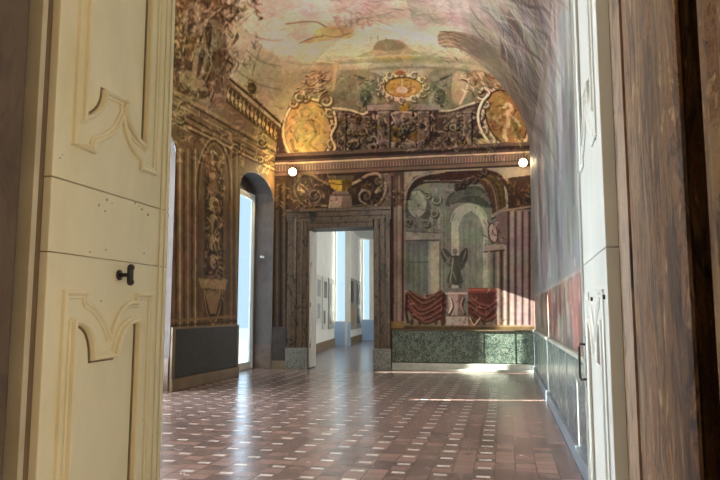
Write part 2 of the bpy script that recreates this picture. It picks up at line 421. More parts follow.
# purple cloud mass and flying figures near the crown
S_.poly([(332, -10), (336, 8), (345, 20), (362, 26), (400, 22), (430, 20), (452, 26), (470, 20), (440, 10), (420, -10)], (146, 120, 116), .3, True)
S_.scatter(334, 460, -10, 26, 90, [(118, 90, 88), (170, 140, 132), (188, 160, 146), (140, 108, 96), (104, 82, 78)], 14, 2.2, (12, 18), .5, 5)
S_.poly([(316, 30), (328, 26), (346, 26), (354, 31), (350, 38), (336, 38), (320, 42), (303, 43), (312, 38)], (164, 138, 92), .75, True)
S_.line([(286, 24), (302, 22), (316, 22), (326, 27)], 2.2, (104, 78, 66), .8); S_.line([(300, 43), (312, 38), (322, 36)], 2, (96, 72, 52), .8)
S_.ell(338, 20, 4, 5, (150, 116, 100), .5); S_.line([(330, 24), (338, 29), (350, 30)], 5, (176, 132, 112), .7); S_.line([(322, 35), (336, 37), (350, 33)], 1.2, (100, 76, 48), .8)
S_.scatter(334, 372, 6, 28, 60, [(150, 120, 112), (112, 84, 80), (192, 162, 148)], 7, 2, (20, 60), .5, 6)
# low wooded hill under the clouds
S_.poly([(352, 62), (360, 55), (372, 50), (376, 42), (388, 39), (402, 41), (410, 48), (424, 54), (440, 58), (440, 63)], (142, 130, 100), .8, True)
S_.poly([(374, 50), (378, 42), (388, 40), (400, 42), (405, 48), (390, 51)], (124, 112, 88), .7, True)
S_.poly([(374, 58), (392, 54), (408, 55), (416, 58), (400, 61), (380, 61)], (164, 142, 74), .7, True)
for y, c in ((62, (128, 128, 104)), (66, (152, 148, 122)), (70, (122, 118, 94)), (74, (156, 150, 120)), (58, (164, 160, 134))):
    S_.line([(300, y+3), (360, y), (405, y-3), (450, y-1), (490, y+4)], 3, c, .65)
for x, h in ((371, 3), (378, 4), (386, 3)): S_.line([(x, 40), (x, 40-h)], .8, (90, 80, 60), .6, False)
# eagle-like brown wing sweeping down to the right oval
S_.poly([(439, 33), (452, 31), (470, 34), (486, 42), (502, 54), (516, 74), (524, 96), (512, 92), (500, 74), (486, 62), (470, 54), (456, 48), (440, 46)], (128, 104, 86), .85, True)
S_.scatter(442, 500, 32, 60, 46, [(170, 132, 110), (92, 70, 58), (196, 164, 136), (112, 92, 86)], 13, 1.5, (28, 12), .8, 8)
for k in range(4): S_.line([(438, 34+4*k), (448, 32+4*k), (460, 36+4*k)], 1.8, (188, 150, 124), .8)
S_.line([(440, 31), (462, 35), (484, 46), (506, 66), (522, 94)], 1.6, (76, 56, 46), .8)
S_.poly([(462, 60), (474, 56), (488, 66), (498, 78), (486, 84), (474, 74)], (168, 146, 116), .5, True)
# green hillside to each side of the central cartouche
E.poly([(336, 116), (336, 78), (352, 70), (372, 72), (382, 80), (382, 112)], (120, 112, 90), .7, True)
E.poly([(426, 112), (428, 76), (446, 68), (470, 72), (474, 96), (462, 112)], (120, 118, 94), .7, True)
E.scatter(338, 382, 76, 110, 50, [(150, 146, 96), (88, 92, 68), (160, 150, 120), (134, 120, 66)], 6, 1.4, None, .6, 21)
E.poly([(452, 82), (456, 72), (466, 74), (468, 90), (460, 104), (452, 100)], (176, 148, 118), .7, True)
E.line([(470, 74), (466, 90), (460, 104)], 2, (200, 180, 150), .7)
# attic storey of the painted architecture
E.poly([(276, 160), (276, 112), (352, 111), (366, 112), (366, 104), (394, 104), (394, 110), (414, 110), (414, 104), (440, 104), (440, 111), (472, 103), (540, 98), (540, 156)], (80, 62, 54), 1)
E.poly([(367, 105), (394, 104), (394, 110), (367, 111)], (148, 126, 118), 1); E.poly([(414, 104), (440, 104), (440, 110), (414, 110)], (146, 124, 116), 1)
E.line([(333, 108), (350, 110), (362, 114), (367, 112)], 2.2, CR, .9); E.line([(440, 111), (452, 110), (464, 106), (474, 103)], 2.2, (196, 176, 150), .9)
E.line([(333, 112), (350, 114), (362, 117), (374, 117)], 2.4, (122, 98, 92), .9); E.line([(436, 117), (450, 115), (464, 111), (474, 108)], 2.4, (120, 96, 90), .9)
E.poly([(346, 118), (372, 119), (370, 132), (346, 132)], (104, 80, 76), .9); E.poly([(348, 124), (370, 124), (370, 131), (348, 131)], (130, 108, 100), .8)
E.poly([(446, 117), (468, 112), (472, 140), (450, 146)], (104, 84, 78), .8)
E.scatter(346, 472, 116, 150, 150, [DK, (58, 42, 34), (150, 128, 112), (176, 156, 134), (118, 98, 88), (128, 96, 44), (60, 44, 40)], 7, 1.7, None, .8, 31)
# vertical consoles and S-scrolls of the attic
for x, s in ((342, 1), (381, 1), (428, -1), (468, -1)):
    E.poly([(x-6, 114), (x+6, 114), (x+5, 150), (x-5, 150)], (66, 48, 42), .8)
    E.ess([(x-4*s, 116), (x+3*s, 119), (x-3*s, 128), (x+1*s, 138), (x-3*s, 148), (x+5*s, 149)], 2.6, (164, 142, 114))
    E.scroll(x-1*s, 119, 5, 0, 1.2, s, 1.5)
    E.line([(x+3*s, 122), (x+5*s, 132), (x+3*s, 142)], 1.8, (150, 126, 112), .9)
for x, y, r_, d in ((363, 133, 5, 1), (372, 141, 6, -1), (366, 147, 4, 1), (386, 128, 6, -1), (397, 147, 5, 1), (412, 147, 5, -1), (423, 128, 6, 1), (441, 136, 6, -1), (449, 146, 5, 1), (455, 128, 4, -1), (388, 146, 4, 1), (422, 146, 4, -1), (404, 120, 5, 1), (462, 120, 5, 1), (474, 142, 4, -1)):
    E.scroll(x, y, r_, random.Random(x).uniform(0, 360), 1.3, d, 1.9, (156, 136, 116))
E.ell(396, 134, 8, 7, (124, 92, 44), .9); E.ell(414, 134, 8, 7, (128, 94, 42), .9)
E.scatter(388, 422, 126, 142, 40, [(176, 136, 60), (84, 58, 28), (150, 110, 50)], 4, 1.4, None, .8, 35)
for s in (-1, 1):
    E.ess([(404+s*4, 113), (404+s*12, 114), (404+s*10, 121), (404+s*18, 126), (404+s*24, 120)], 2, (170, 150, 138))
    E.ess([(404+s*3, 140), (404+s*12, 143), (404+s*20, 140), (404+s*30, 146)], 1.8, (160, 140, 128))
E.ell(404, 108, 5, 6, (150, 116, 46), 1); E.scatter(400, 409, 102, 115, 14, [(196, 160, 80), (84, 58, 26)], 4, 1.2, None, .9, 36)
rs_ = random.Random(77)
for x0, x1, y0, y1, c in ((378, 390, 112, 150, (124, 106, 98)), (418, 430, 112, 150, (120, 102, 95)), (395, 413, 112, 124, (134, 116, 110)), (349, 369, 134, 150, (92, 74, 66)), (440, 462, 132, 150, (96, 78, 70)), (337, 346, 114, 150, (112, 94, 84)), (464, 472, 112, 148, (116, 98, 88)), (392, 416, 143, 151, (128, 112, 104))):
    E.poly([(x0, y0), (x1, y0), (x1, y1), (x0, y1)], c, .7); E.line([(x0, y0), (x1, y0)], 1.4, tuple(1.35*v for v in c), .9, False); E.line([(x1, y0), (x1, y1)], 1.6, (36, 24, 20), .9, False); E.line([(x0, y0), (x0, y1)], 1, tuple(1.25*v for v in c), .8, False)
for (x, y, rx, ry) in ((354, 143, 6, 6), (372, 146, 6, 5), (436, 146, 6, 5), (452, 142, 6, 6), (396, 146, 5, 4), (412, 146, 5, 4)):
    E.ell(x+1, y+1.5, rx, ry, (32, 22, 18), .8); E.ell(x, y, rx*.85, ry*.8, (146, 126, 112), .85); E.ell(x+.8, y+1, rx*.45, ry*.4, (60, 44, 38), .8)
for _ in range(34):
    x = rs_.uniform(336, 474); y = rs_.uniform(118, 150)
    E.scroll(x, y, rs_.uniform(2, 3.6), rs_.uniform(0, 360), 1.0, rs_.choice([-1, 1]), 1.3, rs_.choice([(150, 130, 110), (128, 108, 92), (168, 144, 112), (140, 104, 52)]), (40, 28, 24))
for _ in range(26):
    x = rs_.uniform(338, 472); y = rs_.uniform(120, 148); E.ell(x, y, rs_.uniform(1.5, 3), rs_.uniform(2, 4), rs_.choice([(36, 24, 20), (48, 34, 28), (110, 82, 44)]), .8)
# central cartouche
E.ell(402, 87, 26, 15, (98, 80, 60), 1); E.ell(402, 87, 25, 14.5, (190, 168, 136), 1); E.ell(403, 87, 19, 10.5, (90, 62, 34), 1); E.ell(403.5, 87.5, 18, 9.6, (172, 128, 70), 1)
E.scatter(390, 417, 80, 94, 40, [(206, 170, 110), (120, 82, 40), (188, 150, 100)], 5, 1.3, None, .7, 41)
E.ell(402, 90, 6, 3.5, (196, 172, 150), .8); E.line([(402, 78), (402, 88)], 1.2, (200, 176, 140), .8, False)
for a in range(0, 360, 30):
    x, y = 402+23.5*math.cos(R(a)), 87+13*math.sin(R(a)); E.scroll(x, y, 3.6, a, 1.1, 1 if a < 180 else -1, 1.5, (214, 194, 162), (96, 72, 54))
E.ell(400, 72.5, 6, 3, (146, 92, 66), .9); E.line([(392, 74), (400, 70), (410, 74)], 1.6, (190, 140, 104), .9)
# grey-green winged figures beside it
for s, cx in ((-1, 370), (1, 436)):
    E.ell(cx, 88, 6, 9, (104, 108, 88), .9); E.ell(cx-s*2, 78, 3, 3.4, (136, 132, 108), .9); E.ell(cx+s*4, 97, 6, 8, (82, 86, 72), .9)
    E.line([(cx, 82), (cx+s*8, 78), (cx+s*16, 75)], 3, (72, 78, 68), .9, taper=True); E.line([(cx+s*2, 86), (cx+s*10, 88), (cx+s*14, 80)], 2.4, (128, 128, 108), .8)
    E.line([(cx-s*2, 92), (cx-s*6, 100), (cx-s*4, 106)], 3, (146, 140, 118), .8); E.line([(cx+s*2, 98), (cx+s*6, 106)], 3, (60, 62, 52), .8)
    E.scatter(cx-9, cx+12, 76, 106, 34, [(60, 66, 56), (156, 150, 124), (112, 116, 94)], 5, 1.4, None, .8, 50+s)
# left oval medallion
E.ell(308, 131, 27, 35, (120, 92, 62), 1); E.ell(308, 131, 26, 34, (196, 172, 128), 1); E.ell(308, 131, 23.5, 31.5, (92, 58, 26), 1); E.ell(307.5, 131, 22.5, 30.5, (176, 140, 84), 1, c2=(182, 150, 92))
E.ell(314, 124, 12, 20, (190, 152, 88), .5)
for pts, wdt, c in (([(300, 112), (306, 108), (312, 112), (306, 117), (300, 112)], 2.4, (140, 128, 66)), ([(296, 122), (308, 120), (320, 122)], 1.4, (130, 92, 44)),
                    ([(304, 117), (302, 130), (306, 144), (311, 154)], 4.5, (164, 142, 78)), ([(308, 120), (316, 132), (310, 144), (318, 150)], 2.6, (140, 118, 62)),
                    ([(300, 124), (294, 134), (298, 142)], 2.6, (150, 132, 74)), ([(292, 140), (294, 150), (300, 152)], 4, (120, 108, 62)), ([(314, 118), (322, 126), (318, 138)], 2.2, (212, 174, 100))):
    E.line(pts, wdt, c, .75)
for a in list(range(-60, 75, 27))+[100, 125, 235, 262]:
    x, y = 308+26*math.cos(R(a)), 131+34*math.sin(R(a)); E.scroll(x, y, 5, a+90, 1.1, 1, 1.9, (212, 188, 140), (98, 66, 36))
E.scroll(326, 101, 8, 180, 1.4, 1, 2.6, (214, 190, 148), (96, 66, 42)); E.scroll(300, 98, 6, 0, 1.2, -1, 2.2, (206, 184, 140), (96, 66, 42))
E.ess([(334, 112), (336, 124), (331, 136), (335, 148), (326, 156), (314, 160)], 2.6, (204, 180, 140))
# branches and drapery heaped above the left oval
E.poly([(288, 92), (294, 76), (306, 63), (336, 63), (338, 72), (332, 92), (318, 96)], (150, 126, 98), .7, True)
E.line([(293, 84), (306, 64), (318, 61), (338, 63)], 1.6, (190, 172, 132), .9, False); E.line([(336, 64), (333, 90)], 3, (178, 152, 106), .7)
E.scatter(290, 330, 74, 96, 60, [(84, 54, 42), (60, 40, 34), (178, 138, 110), (196, 164, 130), (138, 94, 72)], 13, 1.6, (-22, 16), .9, 61)
# right oval medallion, tilted on the curve of the vault
for rx, ry, c in ((24, 34, (112, 86, 64)), (23, 33, (196, 170, 138)), (20, 30, (74, 46, 28)), (18.6, 28.5, (152, 110, 66))): E.ell(506, 118, rx, ry, c, 1, rot=-22)
E.ell(502, 110, 11, 18, (166, 122, 72), .6, rot=-22)
for pts, wdt, c in (([(504, 107), (508, 104), (512, 108), (508, 112)], 3.4, (206, 180, 140)), ([(498, 118), (506, 114), (514, 118), (520, 126)], 2.6, (190, 164, 120)),
                    ([(508, 112), (508, 124), (504, 132), (506, 140)], 4.2, (204, 172, 132)), ([(512, 120), (514, 132), (518, 138)], 3.6, (122, 116, 66)), ([(500, 124), (494, 118)], 2.4, (176, 158, 110)),
                    ([(516, 124), (518, 134)], 3, (110, 98, 50))): E.line(pts, wdt, c, .85)
E.scatter(494, 518, 96, 140, 26, [(214, 178, 120), (120, 76, 34), (140, 120, 66)], 6, 1.3, None, .5, 66)
for x, y, r_ in ((483, 94, 6), (480, 116, 4), (484, 130, 4.5), (492, 140, 4.5), (502, 148, 4.5), (514, 150, 4.5), (486, 104, 4), (498, 84, 5), (510, 90, 4), (520, 104, 4)):
    E.scroll(x, y, r_, x*7, 1.2, -1, 2, (220, 196, 164), (84, 60, 44))
E.ess([(480, 92), (484, 88), (489, 93), (482, 102), (478, 116), (482, 132), (492, 146)], 2.6, (212, 190, 158))
E.poly([(470, 152), (482, 138), (500, 150), (516, 154), (524, 158), (470, 160)], (178, 144, 104), .8, True)
E.scatter(470, 524, 140, 156, 40, [(214, 180, 132), (98, 66, 42), (232, 200, 150)], 7, 1.5, (20, 25), .8, 69)
# heap of scrolls and leaves over the right oval
E.poly([(466, 78), (476, 70), (494, 76), (508, 86), (520, 100), (500, 88), (482, 86)], (134, 104, 80), .8, True)
E.scatter(462, 512, 72, 92, 50, [(200, 160, 130), (82, 56, 44), (170, 128, 96), (206, 180, 150), (112, 70, 52)], 9, 1.7, (30, 22), .9, 71)
# long painted cornice
def slope(y0, y1, c, al=1, x0=270, x1=545):                       # band between two heights given at x=340
    k = -.047; E.poly([(x0, y0+k*(x0-340)), (x1, y0+k*(x1-340)), (x1, y1+k*(x1-340)), (x0, y1+k*(x0-340))], c, al)
slope(150.5, 154, (106, 86, 76)); slope(154, 157.5, (58, 42, 36)); slope(157.5, 160, (92, 74, 66)); slope(160, 161.6, (196, 170, 144)); slope(161.6, 163, (112, 90, 80)); slope(163, 168.6, (136, 112, 100)); slope(168.6, 170, (86, 66, 58)); slope(170, 173, (120, 96, 84)); slope(173, 175, (54, 36, 32))
for i in range(90):
    x = 272+3.0*i; y = 163.2-.047*(x-340); E.line([(x, y+.5), (x, y+5)], 1.0, (82, 62, 54), .8, False)
# ---------------- zone below the cornice
E.poly([(250, 178), (396, 172.5), (396, 345), (250, 345)], (78, 60, 48), 1)
E.poly([(250, 178), (290, 176), (290, 345), (250, 345)], (74, 58, 44), 1)
for x, wdt, c in ((277, 2, (96, 78, 58)), (280.5, 2, (48, 36, 28)), (284, 2.5, (104, 84, 62)), (287, 1.5, (50, 38, 28))): E.line([(x, 184), (x, 344)], wdt, c, .9, False)
E.scatter(274, 292, 180, 215, 30, [(150, 116, 66), (52, 38, 24), (120, 92, 56)], 6, 1.5, None, .8, 75)
# overdoor with an urn between volutes
E.poly([(292, 177), (391, 173), (391, 210), (292, 210)], (62, 46, 40), 1)
E.poly([(376, 174), (391, 173), (391, 209), (380, 209), (384, 192)], (112, 94, 90), 1); E.poly([(294, 180), (304, 178), (312, 190), (298, 208), (292, 208)], (84, 66, 50), .9)
for s, cx in ((-1, 340), (1, 340)):
    X_ = lambda v: cx+s*v
    E.ess([(X_(12), 184), (X_(20), 180), (X_(28), 175), (X_(38), 174), (X_(42), 182), (X_(36), 192)], 3.2, (150, 128, 110) if s > 0 else (104, 84, 62))
    E.ess([(X_(40), 178), (X_(46), 188), (X_(40), 202), (X_(30), 207), (X_(22), 202)], 2.6, (138, 118, 108) if s > 0 else (92, 78, 64))
    E.scroll(X_(26), 196, 8, 90, 1.3, s, 2.2, (168, 148, 136) if s > 0 else (110, 104, 92)); E.scroll(X_(38), 182, 4, 0, 1.2, -s, 1.8, (140, 120, 108) if s > 0 else (110, 86, 58))
    E.line([(X_(14), 206), (X_(26), 205), (X_(38), 208)], 2.4, (112, 98, 88), .8)
    E.scatter(min(X_(14), X_(46)), max(X_(14), X_(46)), 178, 208, 55, [(132, 112, 96), (42, 30, 26), (96, 78, 64), (120, 92, 44), (74, 58, 50)], 6, 1.6, None, .8, 80+s)
E.poly([(327, 176), (354, 175.5), (353, 179), (328, 180)], (92, 76, 66), 1); E.poly([(328, 180), (353, 179), (351, 187), (346, 191), (336, 191), (331, 187)], (158, 128, 46), 1)
E.poly([(342, 180), (353, 179), (351, 187), (346, 191), (342, 191)], (82, 64, 26), .8); E.line([(329, 183), (340, 184.5), (352, 183)], 1, (70, 54, 22), .9)
E.poly([(334, 191), (347, 191), (351, 196), (353, 209), (328, 209), (330, 196)], (112, 94, 88), 1); E.poly([(330, 196), (342, 196), (342, 209), (328, 209)], (146, 128, 118), .8); E.line([(328, 195), (352, 195)], 1.6, (82, 66, 58), .9, False)
# pilaster to the right of the door
E.poly([(391, 172), (404, 172), (404, 328), (391, 328)], (92, 72, 64), 1); E.poly([(394, 206), (401.5, 206), (401.5, 325), (394, 325)], (136, 120, 108), 1)
for x, c in ((392.2, (60, 40, 36)), (396.5, (108, 92, 82)), (399, (150, 136, 122)), (403, (86, 44, 40)), (404.5, (132, 120, 110))): E.line([(x, 176), (x, 328)], 1.2, c, .9, False)
E.scatter(393, 404, 190, 206, 26, [(160, 122, 66), (60, 42, 26), (120, 88, 50), (148, 128, 112)], 4, 1.5, None, .9, 83)
# niche: cool architectural vista
E.poly([(405, 328), (405, 196), (412, 184), (424, 180), (482, 178), (500, 196), (505, 210), (505, 328)], (112, 116, 106), 1)
E.poly([(406, 190), (500, 190), (500, 240), (406, 240)], (104, 108, 102), .6)
E.poly([(446, 206), (450, 194), (466, 187), (482, 188), (492, 204), (488, 208), (472, 203), (458, 203)], (74, 76, 72), 1, True)
for k in range(4): E.line([(449, 205-2*k), (464, 196-2*k), (480, 196-1.5*k), (490, 204-k)], 1, (104, 104, 98), .7)
E.poly([(452, 300), (452, 222), (456, 210), (467, 203), (479, 207), (488, 222), (488, 300)], (150, 152, 138), 1)
E.poly([(459, 300), (459, 226), (463, 216), (470, 211), (479, 217), (483, 228), (483, 300)], (116, 120, 110), 1)
E.ring(469, 222, 18, 18, 1.5, (156, 158, 144), .8, 0, 180, 360); E.line([(452, 222), (452, 300)], 1.2, (158, 160, 146), .8, False)
for x in (464, 470, 476): E.line([(x, 222), (x, 298)], 2, (100, 106, 98), .6, False)
E.poly([(428, 210), (446, 208), (446, 300), (428, 300)], (122, 126, 116), 1)
for x, c in ((430, (140, 142, 130)), (434, (106, 110, 102)), (439, (146, 148, 134)), (444, (98, 102, 96))): E.line([(x, 212), (x, 298)], 1.8, c, .8, False)
E.poly([(406, 232), (440, 234), (440, 239), (406, 240)], (140, 142, 128), 1); E.line([(406, 241), (440, 240)], 1.3, (78, 80, 74), .9, False); E.line([(406, 231), (440, 233)], 1, (90, 92, 86), .9, False)
E.poly([(407, 242), (428, 241), (428, 298), (407, 298)], (98, 104, 98), 1)
E.poly([(431, 242), (439, 242), (439, 296), (431, 296)], (160, 154, 132), .9); E.line([(440, 242), (440, 296)], 1.5, (96, 92, 78), .8, False)
for x in (411, 416, 422): E.line([(x, 246), (x, 296)], 2.2, (120, 124, 114), .6, False)
E.line([(407, 262), (428, 262)], 1.5, (80, 84, 78), .7, False)
# grey cartouche high on the left of the niche
E.ell(418, 209, 13, 20, (76, 78, 72), .9); E.ell(417, 204, 9.5, 13.5, (132, 134, 124), 1); E.ell(416, 202, 6, 9, (120, 122, 114), 1); E.ell(417, 223, 8, 6, (110, 112, 102), .9)
for x, y, r_ in ((408, 194, 4), (427, 196, 4), (409, 222, 4), (426, 224, 4), (436, 200, 5), (434, 214, 4)): E.scroll(x, y, r_, x*9, 1.2, 1, 1.4, (150, 150, 136), (62, 62, 56))
E.scatter(406, 442, 190, 236, 70, [(150, 150, 136), (70, 72, 66), (118, 122, 112), (88, 92, 84)], 6, 1.3, None, .6, 86)
# statue with raised arms on its pedestal
E.poly([(453, 259), (448, 251), (443, 248), (441, 254), (444, 262), (450, 268)], (74, 77, 67), .95, True)
E.poly([(458, 259), (462, 251), (467, 248), (468, 256), (465, 264), (460, 268)], (64, 66, 58), .95, True)
for k in range(3): E.line([(450-k, 264-3*k), (445-k, 256-2*k), (443, 250)], .8, (128, 130, 114), .8); E.line([(461+k, 264-3*k), (465, 256-2*k), (466, 250)], .8, (112, 114, 100), .8)
E.poly([(451, 256), (459, 256), (460, 264), (461, 272), (463, 282), (459, 285), (450, 284), (447, 280), (450, 270), (450, 262)], (76, 79, 68), 1, True)
E.line([(450, 258), (446, 264), (450, 268)], 2.2, (106, 108, 94), .95); E.line([(460, 258), (464, 265), (460, 270)], 2.2, (74, 76, 66), .95)
E.line([(451, 282), (449, 290)], 3, (98, 100, 88), 1); E.line([(459, 282), (461, 290)], 3, (84, 86, 76), 1)
E.ell(455, 251.5, 2.5, 3.2, (106, 108, 94), 1); E.line([(453, 258), (452, 268), (450, 282)], 1.4, (136, 138, 120), .85); E.line([(457, 266), (459, 276), (458, 284)], 1.2, (60, 62, 54), .8); E.line([(453, 272), (456, 280)], 1, (128, 130, 112), .8)
E.poly([(444, 288), (466, 288), (466, 292), (444, 292)], (112, 110, 98), 1); E.poly([(448, 292), (465, 292), (464, 316), (449, 316)], (160, 138, 128), 1); E.poly([(458, 293), (465, 293), (464, 316), (458, 316)], (116, 92, 86), .8)
E.poly([(446, 316), (468, 316), (469, 327), (445, 327)], (172, 150, 140), 1); E.line([(446, 316), (468, 316)], 1.2, (110, 84, 78), .9, False); E.line([(445, 293.5), (467, 293.5)], 1.2, (190, 172, 158), .9, False)
E.ess([(450, 298), (452, 306), (449, 313)], 1.4, (198, 176, 164)); E.ess([(463, 298), (461, 306), (464, 313)], 1.4, (150, 124, 116))
# balustrade zone with red drapery
E.poly([(405, 300), (446, 300), (446, 327), (405, 327)], (120, 112, 96), 1); E.poly([(468, 290), (505, 290), (505, 327), (468, 327)], (118, 104, 90), 1)
RD, RL, RK = (102, 58, 50), (142, 94, 84), (58, 32, 28)
E.poly([(405, 293), (410, 290), (420, 296), (433, 294), (441, 290), (447, 296), (446, 312), (440, 320), (426, 324), (412, 318), (406, 308)], RD, 1)
for k, (x0, y0, xm, ym, x1, y1) in enumerate(((406, 294, 422, 310, 444, 297), (406, 298, 420, 314, 446, 302), (408, 292, 424, 303, 442, 293), (408, 306, 422, 319, 444, 309), (412, 292, 424, 298, 436, 294), (414, 314, 426, 322, 440, 316))):
    E.line([(x0, y0), (xm, ym), (x1, y1)], 2.2, RL, .6); E.line([(x0, y0+1.8), (xm, ym+2), (x1, y1+1.8)], 1.6, RK, .6)
for x in (407, 444): E.line([(x, 294), (x-1, 310), (x+1, 322)], 2.4, RK, .8)
E.poly([(468, 288), (503, 288), (504, 292), (468, 293)], (136, 66, 54), 1); E.poly([(468, 293), (503, 292), (503, 312), (494, 320), (480, 322), (468, 314)], RD, 1)
for (x0, y0, xm, ym, x1, y1) in ((469, 300, 484, 308, 502, 297), (470, 306, 486, 315, 502, 303), (474, 312, 486, 320, 498, 314), (470, 296, 478, 303, 490, 306), (486, 316, 496, 306, 503, 298)):
    E.line([(x0, y0), (xm, ym), (x1, y1)], 2.1, RL, .55); E.line([(x0, y0+1.8), (xm, ym+2), (x1, y1+1.8)], 1.5, RK, .6)
E.line([(468, 290), (503, 289)], 1, (176, 106, 88), .9, False)
for x in (412, 420, 436, 443, 474, 484, 497):                    # balusters under the cloth
    E.ell(x, 322, 2, 3, (86, 60, 46), .9); E.line([(x, 315), (x, 327)], 1.3, (92, 66, 50), .9, False)
for x in (443, 501): E.ell(x, 320, 2.6, 4, (92, 58, 42), 1); E.line([(x, 310), (x, 316)], 1.2, (92, 58, 42), 1, False); E.line([(x-2, 326), (x+2, 326)], 2, (80, 52, 40), 1, False)
E.ess([(470, 318), (474, 325), (480, 318)], 1.2, (190, 168, 146), (90, 60, 50))
# dark red soffit and framing arches at the top of the niche
E.poly([(404, 200), (406, 188), (414, 177), (430, 172), (482, 170), (484, 182), (470, 184), (424, 182), (412, 190), (407, 201)], (60, 40, 36), 1)
E.line([(405, 202), (407, 190), (415, 179), (428, 174), (444, 172)], 2.4, (146, 130, 118), .95); E.line([(408, 200), (412, 190), (424, 183), (440, 182)], 1.2, (40, 22, 22), .9)
E.line([(424, 181), (450, 180.5), (472, 181)], 1.2, (130, 128, 116), .9)
E.poly([(440, 173), (484, 170.5), (484, 179), (440, 181)], (74, 38, 34), .9)
E.poly([(476, 174), (492, 172), (504, 184), (506, 206), (494, 216), (490, 200), (484, 188)], (86, 66, 36), 1)
for k in range(5): E.line([(486+k*1.2, 186+5*k), (494, 182+5*k), (504, 180+6*k)], 1, (60, 42, 22), .8)
for k in range(3): E.line([(484+6*k, 178+2*k), (491+5*k, 190), (495+4*k, 210)], .8, (124, 98, 56), .8)
E.line([(470, 180), (484, 184), (491, 196), (494, 214)], 3, (80, 56, 52), .95); E.line([(468, 178), (486, 180), (494, 192), (497, 210)], 1.2, (138, 118, 104), .9)
E.line([(484, 171), (498, 175), (507, 186), (510, 196)], 3.6, (70, 40, 36), .95); E.line([(482, 169), (500, 172), (511, 186)], 1.4, (140, 122, 108), .9)
for x, y in ((462, 186), (466, 182), (474, 180), (480, 174), (484, 172), (458, 186)): E.scroll(x, y, 3.5, x*5, 1.2, 1, 1.8, (104, 84, 74), (44, 26, 24))
E.line([(492, 216), (500, 211), (512, 207)], 2.6, (140, 118, 108), .95); E.line([(492, 219), (502, 214), (512, 210)], 1.4, (58, 40, 36), .9)
# right-hand colonnade
E.poly([(496, 216), (512, 208), (512, 328), (498, 328)], (112, 92, 86), 1)
E.ell(493, 233, 3.8, 9, (164, 146, 134), 1, rot=-8); E.ring(493, 233, 4.6, 10, 1.2, (80, 58, 50), .9, -8)
E.scatter(484, 504, 216, 250, 46, [(150, 130, 116), (58, 42, 38), (110, 90, 80), (96, 98, 84)], 6, 1.5, (80, 40), .8, 91)
E.poly([(508, 210), (540, 205), (540, 330), (508, 330)], (122, 108, 104), 1)
for x, wdt, c in ((498, 2, (150, 132, 122)), (501.5, 2, (70, 52, 48)), (505, 2.4, (158, 138, 130)), (508.5, 1.8, (62, 44, 44)), (512, 3, (152, 128, 122)), (515.5, 2, (78, 60, 60)), (519, 3, (146, 120, 118)), (522.5, 1.6, (70, 52, 52)), (526, 2.6, (140, 114, 112)), (529.5, 2, (66, 46, 46)), (533, 2, (126, 102, 98))):
    E.line([(x, 212 if x > 507 else 246), (x, 324)], wdt, c, .95, False)
E.poly([(484, 246), (504, 244), (504, 250), (484, 251)], (150, 134, 122), .9); E.line([(484, 252), (504, 250)], 1.4, (70, 52, 46), .9, False)
for x, c in ((489, (146, 132, 118)), (494, (90, 74, 66))): E.line([(x, 252), (x, 290)], 2.2, c, .9, False)
E.poly([(508, 178), (540, 174), (540, 208), (508, 211)], (70, 48, 36), 1)
E.scatter(508, 536, 180, 208, 60, [(146, 110, 66), (48, 32, 24), (112, 82, 48), (92, 62, 50)], 5, 1.6, (75, 40), .9, 93); E.line([(508, 210), (534, 206)], 2, (150, 124, 110), .9, False)
# ochre band above the dado
E.poly([(390, 325), (540, 326), (540, 331), (390, 330)], (92, 76, 54), 1); E.line([(390, 325.5), (540, 326.5)], .9, (134, 114, 84), .9, False)
E.poly([(391, 321), (404, 321), (404, 328), (391, 328)], (140, 112, 66), .9)
E.poly([(250, 330), (540, 330), (540, 380), (250, 380)], (60, 66, 58), 1)
E.busy(276, 540, 108, 152, 420, 201, 6, 1.6, .38); E.busy(284, 332, 72, 100, 60, 202, 8, 1.6, .35); E.busy(470, 526, 76, 160, 120, 203, 6, 1.5, .35)
E.busy(335, 480, 66, 110, 160, 204, 6, 1.6, .25, dark=(60, 56, 40), light=(190, 180, 146)); E.busy(292, 392, 174, 210, 160, 205, 6, 1.6, .35); E.busy(404, 512, 172, 214, 150, 206, 6, 1.4, .25)
E.busy(405, 505, 215, 292, 110, 207, 7, 1.6, .16, (88, 12), (50, 56, 50), (176, 176, 158)); E.busy(404, 504, 290, 326, 120, 208, 5, 1.4, .3); S_.busy(250, 540, 0, 70, 300, 209, 22, 2.2, .12, (5, 14), (110, 84, 76), (214, 198, 180))
E.busy(334, 476, 112, 152, 300, 215, 5, 1.3, .45); E.age(.2, 5)

# ---------------- left wall
L_.poly([(-300, 100), (165, -600), (172, 60), (172, 380), (-300, 500)], (92, 76, 58), 1)
# cove: stone-grey architecture against pale sky
L_.poly([(120, -500), (214, -500), (222, 0), (228, 40), (240, 80), (300, 128), (300, 170), (240, 135), (172, 95), (120, 60)], (108, 93, 74), 1)
L_.poly([(224, 14), (238, 20), (250, 34), (262, 46), (282, 60), (302, 66), (302, 140), (270, 122), (230, 82)], (152, 140, 118), .85)
L_.line([(268, 22), (252, 44), (240, 66), (232, 84)], 1.6, (176, 166, 140), .8); L_.line([(262, 44), (252, 76)], 1.6, (100, 90, 72), .7); L_.line([(250, 34), (272, 52), (262, 92)], 2, (160, 150, 126), .6)
for pts in ([(246, 50), (262, 62), (280, 66)], [(236, 70), (258, 84), (282, 90)], [(254, 36), (268, 40), (284, 40)]): L_.line(pts, 1.2, (96, 86, 70), .7)
L_.scatter(240, 290, 50, 110, 70, [(160, 150, 124), (112, 100, 80), (178, 162, 132)], 10, 1.3, (30, 20), .5, 101)
